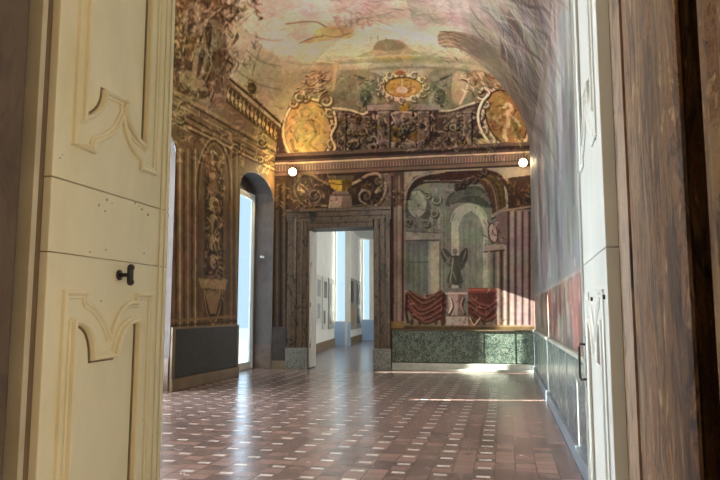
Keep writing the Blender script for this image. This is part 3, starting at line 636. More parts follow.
# great volutes and foliage rising at the far left
L_.poly([(150, -60), (200, -60), (224, 12), (214, 40), (222, 56), (206, 92), (172, 92), (150, 70)], (84, 68, 50), 1, True)
L_.scatter(174, 236, -10, 98, 260, [(46, 34, 26), (140, 122, 96), (166, 148, 118), (62, 48, 36), (110, 90, 64), (120, 74, 44), (96, 82, 66)], 13, 2.2, (108, 28), .85, 103)
for pts in ([(222, 8), (206, 22), (196, 48), (186, 72), (176, 80)], [(214, 28), (206, 48), (212, 62), (204, 84)], [(236, 12), (226, 26), (232, 36)], [(196, 20), (186, 36), (182, 60)], [(228, 56), (220, 74), (222, 92)], [(210, 60), (216, 76), (210, 100)]):
    L_.ess(pts, 2.2, (136, 122, 98), (38, 28, 22))
for x, y, r_ in ((186, 30, 7), (200, 48, 6), (192, 68, 7), (178, 56, 6), (214, 40, 5), (182, 88, 5), (206, 92, 5)): L_.scroll(x, y, r_*.8, x*11, 1.2, 1, 2.4, (128, 114, 90), (44, 32, 24))
L_.ell(212, 34, 5, 8, (60, 44, 34), .7); L_.scatter(222, 262, -4, 22, 60, [(48, 38, 30), (72, 58, 42), (110, 92, 66)], 7, 2, (-20, 40), .85, 104)
L_.scatter(174, 196, 0, 60, 50, [(132, 78, 44), (84, 52, 34), (156, 110, 70)], 8, 2.2, (90, 30), .7, 105)
L_.line([(226, 22), (238, 30), (228, 48), (240, 62)], 2, (166, 150, 118), .9, False); L_.line([(227, 24), (214, 52), (232, 64)], 2.2, (48, 36, 28), .9, False)
# balustrade running back toward the oval
L_.line([(230, 79), (252, 97), (284, 126)], 3.4, (58, 46, 34), 1, False); L_.line([(230, 77), (252, 95), (284, 124)], 1.3, (150, 134, 104), .9, False)
L_.poly([(228, 84), (284, 130), (284, 148), (226, 106)], (70, 56, 40), .9)
for i in range(13):
    x = 229+3.9*i; y = 88+3.2*i; L_.line([(x, y), (x-1.2, y+6), (x, y+13)], 1.9, (150, 132, 96), .9); L_.ell(x-.6, y+7.5, 1.5, 2.6, (172, 152, 112), .9)
L_.line([(226, 104), (248, 121), (284, 150)], 2.4, (112, 94, 68), .95, False); L_.ell(252, 88, 4.5, 6, (74, 58, 36), .9); L_.scatter(248, 258, 80, 94, 16, [(130, 106, 60), (50, 38, 24)], 5, 1.5, None, .9, 106)
# cornice of the left wall
for o, wd_, c in ((-3, 3, (128, 110, 84)), (1.5, 2.2, (56, 44, 34)), (5, 4, (104, 88, 68)), (9, 1.3, (150, 132, 102)), (12, 4.5, (96, 80, 62)), (16, 1.6, (52, 40, 30)), (20, 3, (112, 94, 72)), (23, 1.2, (48, 36, 28)), (26, 1.5, (146, 126, 96)), (29, 1.5, (58, 44, 34))):
    L_.line([(80, 37+o), (174, 94+o), (242, 133+o*.78), (278, 153+o*.7)], wd_, c, .95, False)
for x0, y0, x1, y1, x2, y2, x3, y3, c in ((176, 60, 196, 66, 210, 96, 180, 92, (70, 55, 42)), (180, 70, 200, 76, 206, 90, 184, 88, (132, 118, 94)), (204, 20, 224, 26, 218, 50, 206, 48, (120, 106, 84)), (206, 24, 212, 26, 210, 48, 206, 46, (54, 42, 32)),
        (184, 8, 200, 4, 198, 30, 186, 36, (116, 102, 82)), (188, 12, 194, 10, 192, 32, 188, 34, (52, 40, 30)), (196, 50, 208, 46, 204, 74, 192, 78, (136, 122, 98)), (200, 52, 205, 50, 200, 74, 196, 76, (58, 44, 34)), (214, 56, 226, 62, 222, 94, 212, 88, (96, 82, 64))):
    L_.poly([(x0, y0), (x1, y1), (x2, y2), (x3, y3)], c, .75, True)
L_.busy(174, 236, -10, 98, 420, 216, 6, 1.5, .5, (110, 40))
# carved brackets at each end
for x, y in ((180, 122), (236, 152), (262, 146)):
    L_.scatter(x-7, x+8, y-18, y+26, 60, [(138, 120, 92), (46, 34, 26), (108, 92, 68), (160, 140, 106)], 8, 1.9, (100, 40), .85, 107+x)
    L_.scroll(x, y-4, 5.5, 40, 1.3, 1, 2, (150, 132, 100), (42, 32, 24)); L_.scroll(x-1, y+13, 4, 200, 1.2, -1, 1.8, (144, 126, 96), (42, 32, 24))
# pilaster mouldings, arched niche with a trophy of figures
L_.poly([(173, 124), (240, 158), (240, 376), (173, 385)], (96, 79, 58), .9)
for x, wd_, c in ((176, 2, (58, 46, 34)), (180, 3, (122, 104, 78)), (184, 1.5, (60, 48, 36)), (188, 2.5, (112, 94, 70)), (192, 1.6, (52, 40, 30)), (195.5, 2.4, (124, 106, 80)), (198.5, 1.4, (54, 42, 32)), (202, 2, (110, 92, 68)), (205, 1.5, (56, 44, 34)),
                  (222, 1.6, (56, 44, 34)), (225, 2.2, (120, 102, 76)), (228, 1.4, (52, 40, 30)), (231, 2.2, (112, 94, 70)), (234, 1.4, (58, 46, 34)), (237, 1.6, (116, 98, 74))):
    L_.line([(x, 150), (x, 328)], wd_*1.15, tuple(v*(1.18 if c[0] > 90 else .8) for v in c), .95, False)
L_.poly([(196, 328), (196, 176), (202, 152), (214, 140), (226, 152), (231, 180), (231, 328)], (84, 68, 50), .75)
for k, c in ((0, (140, 122, 92)), (2.2, (50, 38, 28)), (4.4, (116, 98, 72))): L_.line([(195+k, 200), (197+k, 170), (204+k*.6, 148+k), (214, 138+k*1.2), (225-k*.6, 148+k), (231-k, 170), (232-k, 200)], 1.6, c, .95)
L_.poly([(205, 320), (205, 180), (214, 158), (223, 180), (223, 320)], (58, 44, 33), .9)
L_.scatter(206, 222, 158, 300, 170, [(132, 114, 86), (40, 30, 22), (104, 86, 62), (150, 130, 98)], 7, 2, (90, 45), .85, 120)
for y, rx_ in ((158, 4), (204, 5), (222, 4), (244, 5), (262, 4)): L_.ell(214, y, rx_, 7, (124, 108, 82), .85); L_.ell(215.5, y+2, rx_*.6, 5, (56, 42, 32), .8); L_.line([(210, y-5), (213, y-7), (217, y-4)], 1.4, (156, 138, 108), .8)
L_.line([(214, 186), (211, 200), (215, 214), (212, 232), (216, 250)], 2.4, (138, 120, 92), .8)
L_.ell(213, 188, 5, 9, (104, 86, 62), .9); L_.ell(213, 176, 3, 3.4, (132, 112, 84), .9)
L_.poly([(198, 278), (228, 280), (225, 290), (201, 288)], (128, 108, 80), .95); L_.poly([(204, 290), (222, 290), (216, 314), (210, 314)], (112, 92, 68), .95); L_.line([(204, 290), (207, 312), (213, 324), (219, 312), (223, 290)], 1.4, (150, 128, 94), .9)
L_.scatter(174, 240, 140, 326, 120, [(128, 110, 82), (60, 48, 36), (108, 90, 66)], 16, 1.2, (90, 4), .6, 121)
L_.line([(172, 331), (240, 325)], 3.2, (146, 112, 70), .95, False); L_.line([(172, 326), (240, 320.5)], 1.2, (62, 46, 34), .9, False); L_.line([(172, 321), (240, 316)], 2.4, (118, 92, 66), .9, False)
L_.busy(174, 282, 96, 165, 300, 210, 8, 1.8, .4); L_.busy(204, 224, 150, 300, 160, 211, 6, 1.6, .4); L_.busy(176, 260, -10, 110, 240, 212, 9, 2, .35)
L_.age(.2, 9)

# ---------------- right wall
def Yx(px): d = ray(px, 314); return XR*d[1]/d[0]
def rpoly(y0, y1, u0, u1, c, al=1):                             # a patch given directly in wall metres
    i0, i1 = int(max(0, (y0-Q_.a0)*Q_.ra)), int((y1-Q_.a0)*Q_.ra)+1; j0, j1 = int(u0*Q_.ru), int(u1*Q_.ru)
    Q_.im[j0:j1, i0:i1] = Q_.im[j0:j1, i0:i1]*(1-al)+np.array(c, float)*al
rr = random.Random(5)
rpoly(YN-.1, YB+.1, 0, ZS+.6, (122, 124, 124), 1)
for k in range(10): rpoly(YN-.1, YB+.1, ZS-.6+.24*k, ZS-.3+.24*k+1.2, (114, 102, 94), .22)
def strokes(n, x0, x1, u0, u1, hmin, hmax, cols, al):           # upright brush marks of figures, columns and foliage
    for _ in range(n):
        x = rr.uniform(x0, x1); w_ = rr.uniform(.6, 2.6); u = rr.uniform(u0, u1)
        rpoly(Yx(x+w_), Yx(x), u, min(u+rr.uniform(hmin, hmax), u1), rr.choice(cols), al*rr.uniform(.5, 1))
strokes(330, 537, 600, 1.95, 5.6, .25, 1.8, [(160, 166, 168), (92, 98, 102), (138, 144, 146), (176, 178, 174), (100, 92, 92), (76, 76, 78), (140, 128, 124), (116, 122, 128)], .5)
strokes(90, 537, 548, 1.95, 5.6, .5, 2.6, [(150, 130, 126), (88, 74, 74), (168, 156, 150), (120, 104, 104)], .5)
strokes(200, 537, 600, 4.4, 7.4, .3, 1.4, [(140, 124, 112), (64, 52, 48), (158, 148, 136), (92, 76, 70), (124, 116, 114)], .5)
Q_.scatter(514, 552, -10, 165, 230, [(160, 144, 132), (52, 40, 38), (104, 88, 86), (140, 126, 118), (82, 70, 72), (168, 160, 154)], 56, 1.8, (70, 8), .7, 131, .2)
Q_.scatter(500, 540, 20, 150, 110, [(170, 160, 150), (96, 104, 104), (50, 38, 34), (140, 120, 100), (120, 112, 112)], 34, 2.0, (60, 12), .7, 132, .3)
Q_.scatter(480, 556, -20, 60, 110, [(150, 138, 128), (96, 100, 98), (66, 52, 48), (170, 158, 148), (124, 108, 98)], 30, 2.4, (48, 14), .6, 133, .4)
rpoly(YN-.1, YB+.1, 1.04, 1.9, (112, 104, 96), .9)              # lower painted zone with red drapery
strokes(260, 537, 600, 1.06, 1.88, .15, .8, [(138, 130, 120), (84, 72, 66), (166, 148, 134), (70, 60, 58), (150, 112, 98), (178, 168, 156)], .6)
strokes(24, 544, 560, 1.06, 1.85, .2, .8, [(150, 90, 76), (120, 64, 56), (90, 52, 46)], .55)
strokes(120, 567, 587, 1.05, 1.86, .3, .8, [(158, 92, 76), (186, 124, 106), (92, 52, 46), (140, 78, 66), (196, 170, 154), (130, 118, 108), (110, 96, 88)], .6)
rpoly(YN-.1, YB+.1, 1.88, 1.905, (176, 170, 158), .8); rpoly(YN-.1, YB+.1, 0, 1.04, (66, 72, 76), 1)
Q_.age(.2, 13)
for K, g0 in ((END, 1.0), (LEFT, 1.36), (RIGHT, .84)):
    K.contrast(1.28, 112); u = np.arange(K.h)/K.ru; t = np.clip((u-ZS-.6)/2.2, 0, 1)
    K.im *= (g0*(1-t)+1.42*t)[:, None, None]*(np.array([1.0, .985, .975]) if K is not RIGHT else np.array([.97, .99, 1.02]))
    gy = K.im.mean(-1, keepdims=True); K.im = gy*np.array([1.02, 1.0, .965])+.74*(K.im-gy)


# ------------------------------------------------------------------ fresco meshes
def lin(c): return np.clip(srgb(np.clip(c, 0, 250)), 0, .9)
def grid_mesh(name, A, B, posf, canvas, keep=None, gain=1.0, m='fresco', parent=None, flip=False):
    """A: along-coordinates (n,k) or (k,), B: up-coordinates (n,)"""
    A = np.atleast_2d(A); n = len(B)
    if A.shape[0] == 1: A = np.repeat(A, n, 0)
    k = A.shape[1]; U = np.repeat(np.asarray(B)[:, None], k, 1)
    P = posf(A.ravel(), U.ravel()); colr = lin(canvas.sample(A.ravel(), U.ravel()))*gain
    idx = np.arange(n*k).reshape(n, k)
    F = np.stack([idx[:-1, :-1], idx[:-1, 1:], idx[1:, 1:], idx[1:, :-1]], -1).reshape(-1, 4)
    if keep is not None:
        ca = (A[:-1, :-1]+A[1:, 1:]).ravel()/2; cu = (U[:-1, :-1]+U[1:, 1:]).ravel()/2
        F = F[keep(ca, cu)]
    if flip: F = F[:, ::-1]
    me = bpy.data.meshes.new(name); me.vertices.add(len(P)); me.vertices.foreach_set('co', P.astype(np.float32).ravel())
    me.loops.add(F.size); me.loops.foreach_set('vertex_index', F.astype(np.int32).ravel())
    me.polygons.add(len(F)); me.polygons.foreach_set('loop_start', np.arange(0, F.size, 4, dtype=np.int32))
    me.update(calc_edges=True); me.validate()
    at = me.color_attributes.new('pigment', 'FLOAT_COLOR', 'POINT')
    cc = np.ones((len(P), 4), np.float32); cc[:, :3] = np.clip(colr, 0, .92); at.data.foreach_set('color', cc.ravel())
    me.materials.append(M[m]); me.polygons.foreach_set('use_smooth', [True]*len(me.polygons))
    return link(bpy.data.objects.new(name, me), parent)
def pos_end(a, u): d, z = u_to_dz(u); return np.stack([a, YB-d, z], -1)
def pos_left(a, u): d, z = u_to_dz(u); return np.stack([XL+d, a, z], -1)
def pos_right(a, u): d, z = u_to_dz(u); return np.stack([XR-d, a, z], -1)

# doorway in the back wall
DX0, DX1 = onY(308, 314, YB)[0], onY(374, 314, YB)[0]; DZ = onY(340, 228, YB)[1]
FX0, FX1 = onY(288.5, 314, YB)[0], onY(391, 314, YB)[0]; FZ = onY(340, 210, YB)[1]
# left-wall bays (Y from, Y to)
BAYS = [(3.6, 6.1), (9.1, 11.62), (14.85, 17.24)]; BZ, BR = 4.55, .52; BD = .5
def arch_top(y, a, b): t = (2*(y-a)/(b-a)-1); return BZ + BR*np.sqrt(np.clip(1-t*t, 0, 1))

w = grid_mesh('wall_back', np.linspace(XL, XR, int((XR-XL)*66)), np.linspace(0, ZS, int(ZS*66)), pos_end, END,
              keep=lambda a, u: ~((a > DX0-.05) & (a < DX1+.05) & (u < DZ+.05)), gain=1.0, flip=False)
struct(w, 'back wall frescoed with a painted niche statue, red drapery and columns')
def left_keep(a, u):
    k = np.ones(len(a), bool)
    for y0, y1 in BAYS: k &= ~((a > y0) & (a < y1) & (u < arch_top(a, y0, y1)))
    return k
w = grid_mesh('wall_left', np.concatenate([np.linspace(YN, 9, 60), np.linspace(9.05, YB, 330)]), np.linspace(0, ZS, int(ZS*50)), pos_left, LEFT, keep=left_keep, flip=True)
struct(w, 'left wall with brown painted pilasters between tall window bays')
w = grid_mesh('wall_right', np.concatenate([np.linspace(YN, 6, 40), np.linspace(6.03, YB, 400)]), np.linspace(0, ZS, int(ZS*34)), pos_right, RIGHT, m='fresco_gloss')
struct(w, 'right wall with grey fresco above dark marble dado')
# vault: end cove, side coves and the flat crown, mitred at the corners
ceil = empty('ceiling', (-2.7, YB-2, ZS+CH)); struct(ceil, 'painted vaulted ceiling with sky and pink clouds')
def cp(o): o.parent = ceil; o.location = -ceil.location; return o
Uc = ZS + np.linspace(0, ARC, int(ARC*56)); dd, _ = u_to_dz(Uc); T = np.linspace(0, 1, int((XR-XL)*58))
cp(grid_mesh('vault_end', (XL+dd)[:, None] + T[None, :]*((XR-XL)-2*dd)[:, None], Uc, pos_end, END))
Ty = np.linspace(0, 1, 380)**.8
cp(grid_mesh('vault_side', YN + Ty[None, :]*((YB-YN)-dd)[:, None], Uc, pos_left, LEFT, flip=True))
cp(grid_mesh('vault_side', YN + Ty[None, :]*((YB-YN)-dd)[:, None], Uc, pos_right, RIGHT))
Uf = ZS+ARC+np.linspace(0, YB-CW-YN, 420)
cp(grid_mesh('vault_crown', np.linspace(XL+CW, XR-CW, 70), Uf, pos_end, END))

# ------------------------------------------------------------------ floor
f = MB().box(XL-.6, XR, YN-.02, YB, -.12, 0).build('floor', M['floor']); struct(f, 'terracotta tile floor with small white insets')
FLN = mottled('grey_waxed_floor', (96, 92, 104), (128, 124, 136), 2.5, .22, bs=.06)
# ------------------------------------------------------------------ doorway through the back wall
def jamb_profile(x0, x1, n=7):
    """plan of a moulded marble jamb from the opening (x0) outwards (x1); projects toward the hall"""
    s = 1 if x1 > x0 else -1; Wd = abs(x1-x0)
    P = [(0, -.05), (.03, -.085), (.12, -.085), (.135, -.105), (.17, -.11), (.19, -.09), (.30, -.09), (.315, -.12), (.36, -.135), (.41, -.135), (.44, -.15), (Wd, -.15)]
    return [(x0+s*min(a, Wd), YB+b) for a, b in P]
fr = empty('doorway_surround', ((FX0+FX1)/2, YB, 0)); tag(fr, 'brown marble surround of the doorway in the frescoed back wall', 'door surround')
def jamb(x0, x1):
    p = jamb_profile(x0, x1); q = p + [(x1, YB-.002), (x0, YB-.002)]
    if x1 < x0: q = q[::-1]
    return q
MB().prism(jamb(DX0, FX0), .55, FZ).build('jamb', M['frame_marble'], fr)
MB().prism(jamb(DX1, FX1), .55, FZ).build('jamb', M['frame_marble'], fr)
MB().box(FX0-.02, DX0+.0, YB-.19, YB-.002, 0, .55, .01).build('jamb_base', M['grey_marble'], fr)
MB().box(DX1, FX1+.02, YB-.19, YB-.002, 0, .55, .01).build('jamb_base', M['grey_marble'], fr)
mb = MB()
for z0, z1, d in ((DZ, DZ+.13, .086), (DZ+.13, DZ+.2, .112), (DZ+.2, DZ+.3, .095), (DZ+.3, FZ-.06, .14), (FZ-.06, FZ+.03, .2)): mb.box(DX0 if z1 < DZ+.25 else FX0-.04, DX1 if z1 < DZ+.25 else FX1+.04, YB-d-.03, YB-.002, z0, z1, .006)
mb.build('lintel', M['frame_marble'], fr)
mb = MB()
mb.box(DX0-.3, DX0, YB-.001, YB+.72, 0, DZ+.3); mb.box(DX1, DX1+.3, YB-.001, YB+.72, 0, DZ+.3); mb.box(DX0, DX1, YB-.001, YB+.72, DZ, DZ+.3)
struct(mb.build('trim_1', M['frame_marble']), 'brown lining inside the doorway of the back wall')
# dado of the back wall
da = empty('back_wall_dado', ((FX1+XR)/2, YB, 0)); tag(da, 'green marble dado under the painted niche, right of the doorway', 'dado')
ZD = onY(460, 330, YB)[1]
MB().box(FX1+.03, XR-.03, YB-.06, YB-.001, .22, ZD-.03).build('marble_panel', M['green_marble'], da)
x = FX1+.03
while x < XR-.1: MB().box(x, x+.012, YB-.066, YB-.05, .23, ZD-.04).build('joint_fillet', M['black_marble'], da); x += .78
MB().box(FX1+.03, XR-.03, YB-.12, YB-.001, 0, .2, .012).box(FX1+.03, XR-.03, YB-.16, YB-.001, 0, .07, .012).build('plinth', M['plinth'], da)
MB().box(FX1+.03, XR-.03, YB-.09, YB-.001, ZD-.03, ZD+.008, .008).build('cap_moulding', M['gilt'], da)
dl = empty('corner_dado', (XL+.2, YB, 0)); tag(dl, 'dark marble dado strip between window bay and left door jamb', 'dado')
MB().box(XL+.01, FX0-.045, YB-.05, YB-.001, .2, 1.1).build('marble_panel', M['dark_brown'], dl)
MB().box(XL+.01, FX0-.045, YB-.08, YB-.001, 0, .2, .01).build('plinth', M['brown_plinth'], dl)
# dado of the right wall
dr = empty('right_wall_dado', (XR, 8, 0)); tag(dr, 'dark blue veined marble dado along the right wall', 'dado')
YD0 = YN+.05
MB().box(XR-.035, XR-.001, YD0, YB-.07, .16, 1.02).build('marble_panel', M['blue_marble'], dr)
y = 2.4
while y < YB-.3: MB().box(XR-.04, XR-.02, y, y+.02, .17, 1.0).build('pale_fillet', M['plinth'], dr); y += 1.15
MB().box(XR-.075, XR-.001, YD0, YB-.07, 0, .16, .01).build('plinth', mottled('blue_grey_plinth', (92, 102, 112), (120, 130, 138), 4, .35), dr)
MB().box(XR-.05, XR-.001, YD0, YB-.07, 1.015, 1.06, .008).build('cap_moulding', M['plinth'], dr)
# ------------------------------------------------------------------ left wall: dados, bays and windows
PIERS = [(YN+.05, BAYS[0][0]), (BAYS[0][1], BAYS[1][0]), (BAYS[1][1], BAYS[2][0])]
dado_lab = ['dark marble dado on the pier nearest the camera-side wall', 'dark marble dado on the pier behind the open door leaf', 'dark marble dado at the foot of the brown painted pier']
for (y0, y1), lb in list(zip(PIERS, dado_lab))[2:]:
    d_ = empty('pier_dado', (XL, (y0+y1)/2, 0)); tag(d_, lb, 'dado')
    MB().box(XL+.001, XL+.03, y0+.12, y1-.10, .24, 1.16).build('marble_panel', M['black_marble'], d_)
    mb = MB(); mb.box(XL+.001, XL+.05, y0, y0+.12, .2, 1.2, .008).box(XL+.001, XL+.05, y1-.10, y1, .2, 1.2, .008).box(XL+.001, XL+.055, y0+.12, y1-.10, 1.16, 1.2, .008)
    mb.build('stone_border', M['brown_plinth'], d_)
    MB().box(XL+.001, XL+.07, y0, y1, 0, .22, .01).build('plinth', M['brown_plinth'], d_)
for bi, (y0, y1) in enumerate(BAYS):
    n = 24; ys = np.linspace(y0, y1, n); zt = arch_top(ys, y0, y1)
    prof = [(y0, 0)] + list(zip(ys, zt)) + [(y1, 0)]
    V = []; F = []
    for (y, z) in prof: V += [(XL, y, z), (XL-BD, y, z)]
    for i in range(len(prof)-1): F.append((2*i, 2*i+2, 2*i+3, 2*i+1))
    o = mesh('trim_%d' % (bi+2), V, F, M['reveal']); struct(o, 'mauve plaster reveal of a window bay')
    mb = MB(); mb.box(XL-BD, XL-.01, y1-.025, y1+.001, 0, .62, .004)
    mb.box(XL-BD, XL-.01, y0-.001, y0+.025, 0, .62, .004)
    o2 = mb.build('stone_footing', M['reveal_stone'], o)
    # outer wall around the french window
    w0, w1, wz = y0+.1, y1-.12, 4.72
    V = []; F = []
    top = [(y, z) for y, z in zip(ys, zt)]
    V = [(XL-BD, y, z) for y, z in top] + [(XL-BD, y, wz) for y, z in top]
    F = [(i, i+1, n+i+1, n+i) for i in range(n-1)]
    k = len(V); V += [(XL-BD, y0, 0), (XL-BD, w0, 0), (XL-BD, w0, wz), (XL-BD, y0, wz), (XL-BD, w1, 0), (XL-BD, y1, 0), (XL-BD, y1, wz), (XL-BD, w1, wz)]
    F += [(k, k+1, k+2, k+3), (k+4, k+5, k+6, k+7)]
    mesh('lunette_wall', V, F, M['reveal'], o)
    wd = empty('window_%d' % (bi+1), (XL-BD-.05, (w0+w1)/2, 0)); struct(wd, 'tall french window in the left wall')
    X0, X1 = XL-BD-.09, XL-BD+.0
    mb = MB(); mb.box(X0, X1, w0, w0+.09, 0, wz, .006).box(X0, X1, w1-.09, w1, 0, wz, .006).box(X0, X1, w0+.09, w1-.09, wz-.09, wz, .006).box(X0, X1, w0+.09, w1-.09, 0, .07, .006)
    mb.build('window_frame', M['winwhite'], wd)
    ym = (w0+w1)/2
    for a, b in ((w0+.09, ym), (ym, w1-.09)):
        s = MB(); s.box(X0+.02, X1-.02, a+.002, a+.06, .07, wz-.09, .005).box(X0+.02, X1-.02, b-.06, b-.002, .07, wz-.09, .005).box(X0+.02, X1-.02, a+.06, b-.06, wz-.15, wz-.09).box(X0+.02, X1-.02, a+.06, b-.06, .07, .18)
        so = s.build('casement', M['winwhite'], wd)
        MB().box(X0+.04, X0+.046, a+.06, b-.06, .18, wz-.15).build('pane', M['glass'], so)
# small white catch on the reveal beside the far window
hx, hz = onY(262, 257, 17.2)
t = MB().tube([(hx, 17.23, hz), (hx, 17.15, hz)], .018).sphere((hx, 17.13, hz), .035).box(hx-.05, hx+.05, 17.215, 17.238, hz-.03, hz+.03, .006).build('window_hook', M['winwhite'], smooth=False)
tag(t, 'small white hook on the mauve reveal beside the far window', 'hook')
# ------------------------------------------------------------------ near wall of the hall, anteroom shell
struct(MB().box(XL, -1.951, YN-.6, YN, 0, ZS+2.5).build('wall_front_left', M['ante'])); struct(MB().box(1.201, XR+1.6, YN-.6, YN, 0, ZS+2.5).build('wall_front_right', M['ante'])); struct(MB().box(-1.95, 1.2, YN-.6, YN, 3.902, ZS+2.5).build('wall_front_top', M['ante']))
struct(MB().box(-4, 3.2, -4.2, YN-.02, -.12, -.002).build('trim_10', mottled('anteroom_terracotta', (130, 90, 74), (156, 112, 90), 3, .4)), 'anteroom floor behind the camera')
struct(MB().box(-4.1, -4, -4.2, YN-.6, 0, 4.4).build('wall_anteroom_left', M['ante'])); struct(MB().box(3.2, 3.3, -4.2, YN-.6, 0, 4.4).build('wall_anteroom_right', M['ante']))
struct(MB().box(-4.1, 3.3, -4.3, -4.2, 0, 4.4).build('wall_anteroom_rear', M['ante'])); struct(MB().box(-4.1, 3.3, -4.3, YN-.6, 4.4, 4.5).build('trim_11', M['ante']), 'anteroom ceiling behind the camera')
# ------------------------------------------------------------------ stone surround the camera looks through
ZJ = 3.9
lj = [(-1.168, 1.36), (-1.165, 1.15), (-1.19, .95), (-1.25, .84), (-1.95, .84), (-1.95, 1.62), (-1.27, 1.62), (-1.27, 1.405), (-1.168, 1.40)]
jl = empty('near_door_surround', (-1.5, 1.2, 0)); tag(jl, 'brown weathered stone jambs framing the view at both sides', 'door surround')
MB().prism(lj[::-1], 0, ZJ).build('left_jamb', M['jamb_left'], jl)
def rp(px, X): d = ray(px, 314); return (X, X*d[1]/d[0])       # plan point seen at this column, at offset X
A0 = rp(621, .272); A1 = rp(632.5, .272)
MB().prism([A0, (.33, A0[1]), (.33, A1[1]+.0), (.279, A1[1]), A1], 0, ZJ).build('stop_strip', mottled('chipped_tan_paint', (70, 52, 36), (144, 118, 88), 16, .5, (1, 1, .3), .95, .6, c3=(112, 86, 62), dist=1.0), jl)
main = [(.283, A1[1]-.008), rp(634, .281), rp(637, .273), rp(641, .2665), rp(647, .262), rp(654, .2595), rp(661, .2590), rp(664, .2605), rp(668, .2575), rp(674, .2545), rp(680, .2535), rp(686, .2555), rp(691, .260), rp(695, .266), rp(698, .275), (.29, 1.07), (.33, 1.12), (.42, 1.12)]
P2 = main + [(.42, .985), (.2775, .985), (.2775, .955), (.288, .94), (.30, .80), (1.2, .80), (1.2, 1.62), (.34, 1.62), (.34, A1[1]-.008)]
# subdivide the big jamb vertically so its surface can be gently uneven
import bmesh as _bm
MB().prism(P2[::-1], 0, ZJ).build('right_jamb', M['jamb'], jl)
# ------------------------------------------------------------------ door leaves
def sweep(pts, prof, to3, closed=True):
    """raised moulding along a drawn outline; prof = (offset, height)"""
    n = len(pts); V = []; F = []; k = len(prof)
    for i in range(n):
        p = np.array(pts[i]); a = np.array(pts[(i-1) % n] if closed or i > 0 else pts[i]); b = np.array(pts[(i+1) % n] if closed or i < n-1 else pts[i])
        d1 = p-a; d2 = b-p; d1 = d1/(np.linalg.norm(d1)+1e-9); d2 = d2/(np.linalg.norm(d2)+1e-9)
        if np.linalg.norm(p-a) < 1e-9: d1 = d2
        if np.linalg.norm(b-p) < 1e-9: d2 = d1
        n1 = np.array([-d1[1], d1[0]]); n2 = np.array([-d2[1], d2[0]]); m_ = n1+n2; m_ /= (np.linalg.norm(m_)+1e-9)
        m_ /= max(.55, float(np.dot(m_, n1)))
        for o_, h_ in prof: V.append(to3(p[0]+m_[0]*o_, p[1]+m_[1]*o_, h_))
    for i in range(n if closed else n-1):
        for j in range(k-1):
            F.append((i*k+j, ((i+1) % n)*k+j, ((i+1) % n)*k+j+1, i*k+j+1))
    return V, F
M['groove_shade'] = mottled('groove_shade_and_dirt', (112, 90, 54), (150, 126, 84), 12, .6)  # brown colour carries the shade and dirt of the moulding's dark channel
XD = -1.15                                                     # face of the left leaf
def Lf(px, py): return onX(px, py, XD)
def crv(pts, n=8):                                             # quadratic arc through three pixel points
    (x0, y0), (x1, y1), (x2, y2) = pts; cx, cy = 2*x1-(x0+x2)/2, 2*y1-(y0+y2)/2
    return [((1-t)**2*x0+2*t*(1-t)*cx+t*t*x2, (1-t)**2*y0+2*t*(1-t)*cy+t*t*y2) for t in np.linspace(0, 1, n)]
def pl(pts): return [Lf(x, y) for x, y in pts]
yL, yR = Lf(72.5, 150)[0], Lf(156, 150)[0]
ZT = 3.35
up_out = [(yL, ZT), (yL, Lf(71.7, 143)[1])] + pl([(71.7, 144), (93.3, 152.7), (93.3, 143)] + crv([(93.3, 143), (112, 134), (121.5, 116)]) + crv([(121.8, 118), (128, 143), (140, 160)]) + [(140, 169), (155, 174.5)]) + [(yR, Lf(156, 170)[1]), (yR, ZT)]
yl2, yr2 = Lf(81, 118)[0], Lf(144, 120)[0]
up_in = [(yl2, ZT-.06)] + pl([(81, 117)] + crv([(81, 119), (97, 111), (103, 92.5)]) + [(124, 103)] + crv([(121.5, 108), (128, 130), (143, 147)])) + [(yr2, ZT-.06)]
ly0, ly1 = Lf(62.5, 300)[0], Lf(150.7, 300)[0]
lo_out = pl([(63.3, 291.7), (86, 291.7), (86, 301.7)] + crv([(86, 301.7), (100, 315), (109.3, 338)]) + crv([(109.3, 338), (120, 310), (135, 301.7)]) + [(135, 294), (150.7, 294)]) + [(ly1, .22), (ly0, .22)]
li0, li1 = Lf(70, 330)[0], Lf(134, 330)[0]
lo_in = pl([(70.7, 321.7)] + crv([(70.7, 321.7), (86, 330), (90.7, 358)]) + [(112.7, 355)] + crv([(112.7, 355), (121, 329), (136, 320)])) + [(li1, .30), (li0, .30)]
z_s1 = (Lf(100, 190)[1]); z_s2 = Lf(100, 258)[1]
YL0, YL1 = Lf(45.5, 300)[0], Lf(168, 240)[0]
PR_O = [(-.004, 0), (-.003, .009), (.003, .013), (.008, .010), (.011, .005), (.013, .007), (.018, .006), (.020, 0)]
PR_I = [(-.013, 0), (-.011, .006), (-.006, .008), (-.004, .018), (.002, .022), (.006, .018), (.008, .004)]
PR_G = [(.007, .0003), (.0075, .0012), (.0135, .0012), (.014, .0003)]
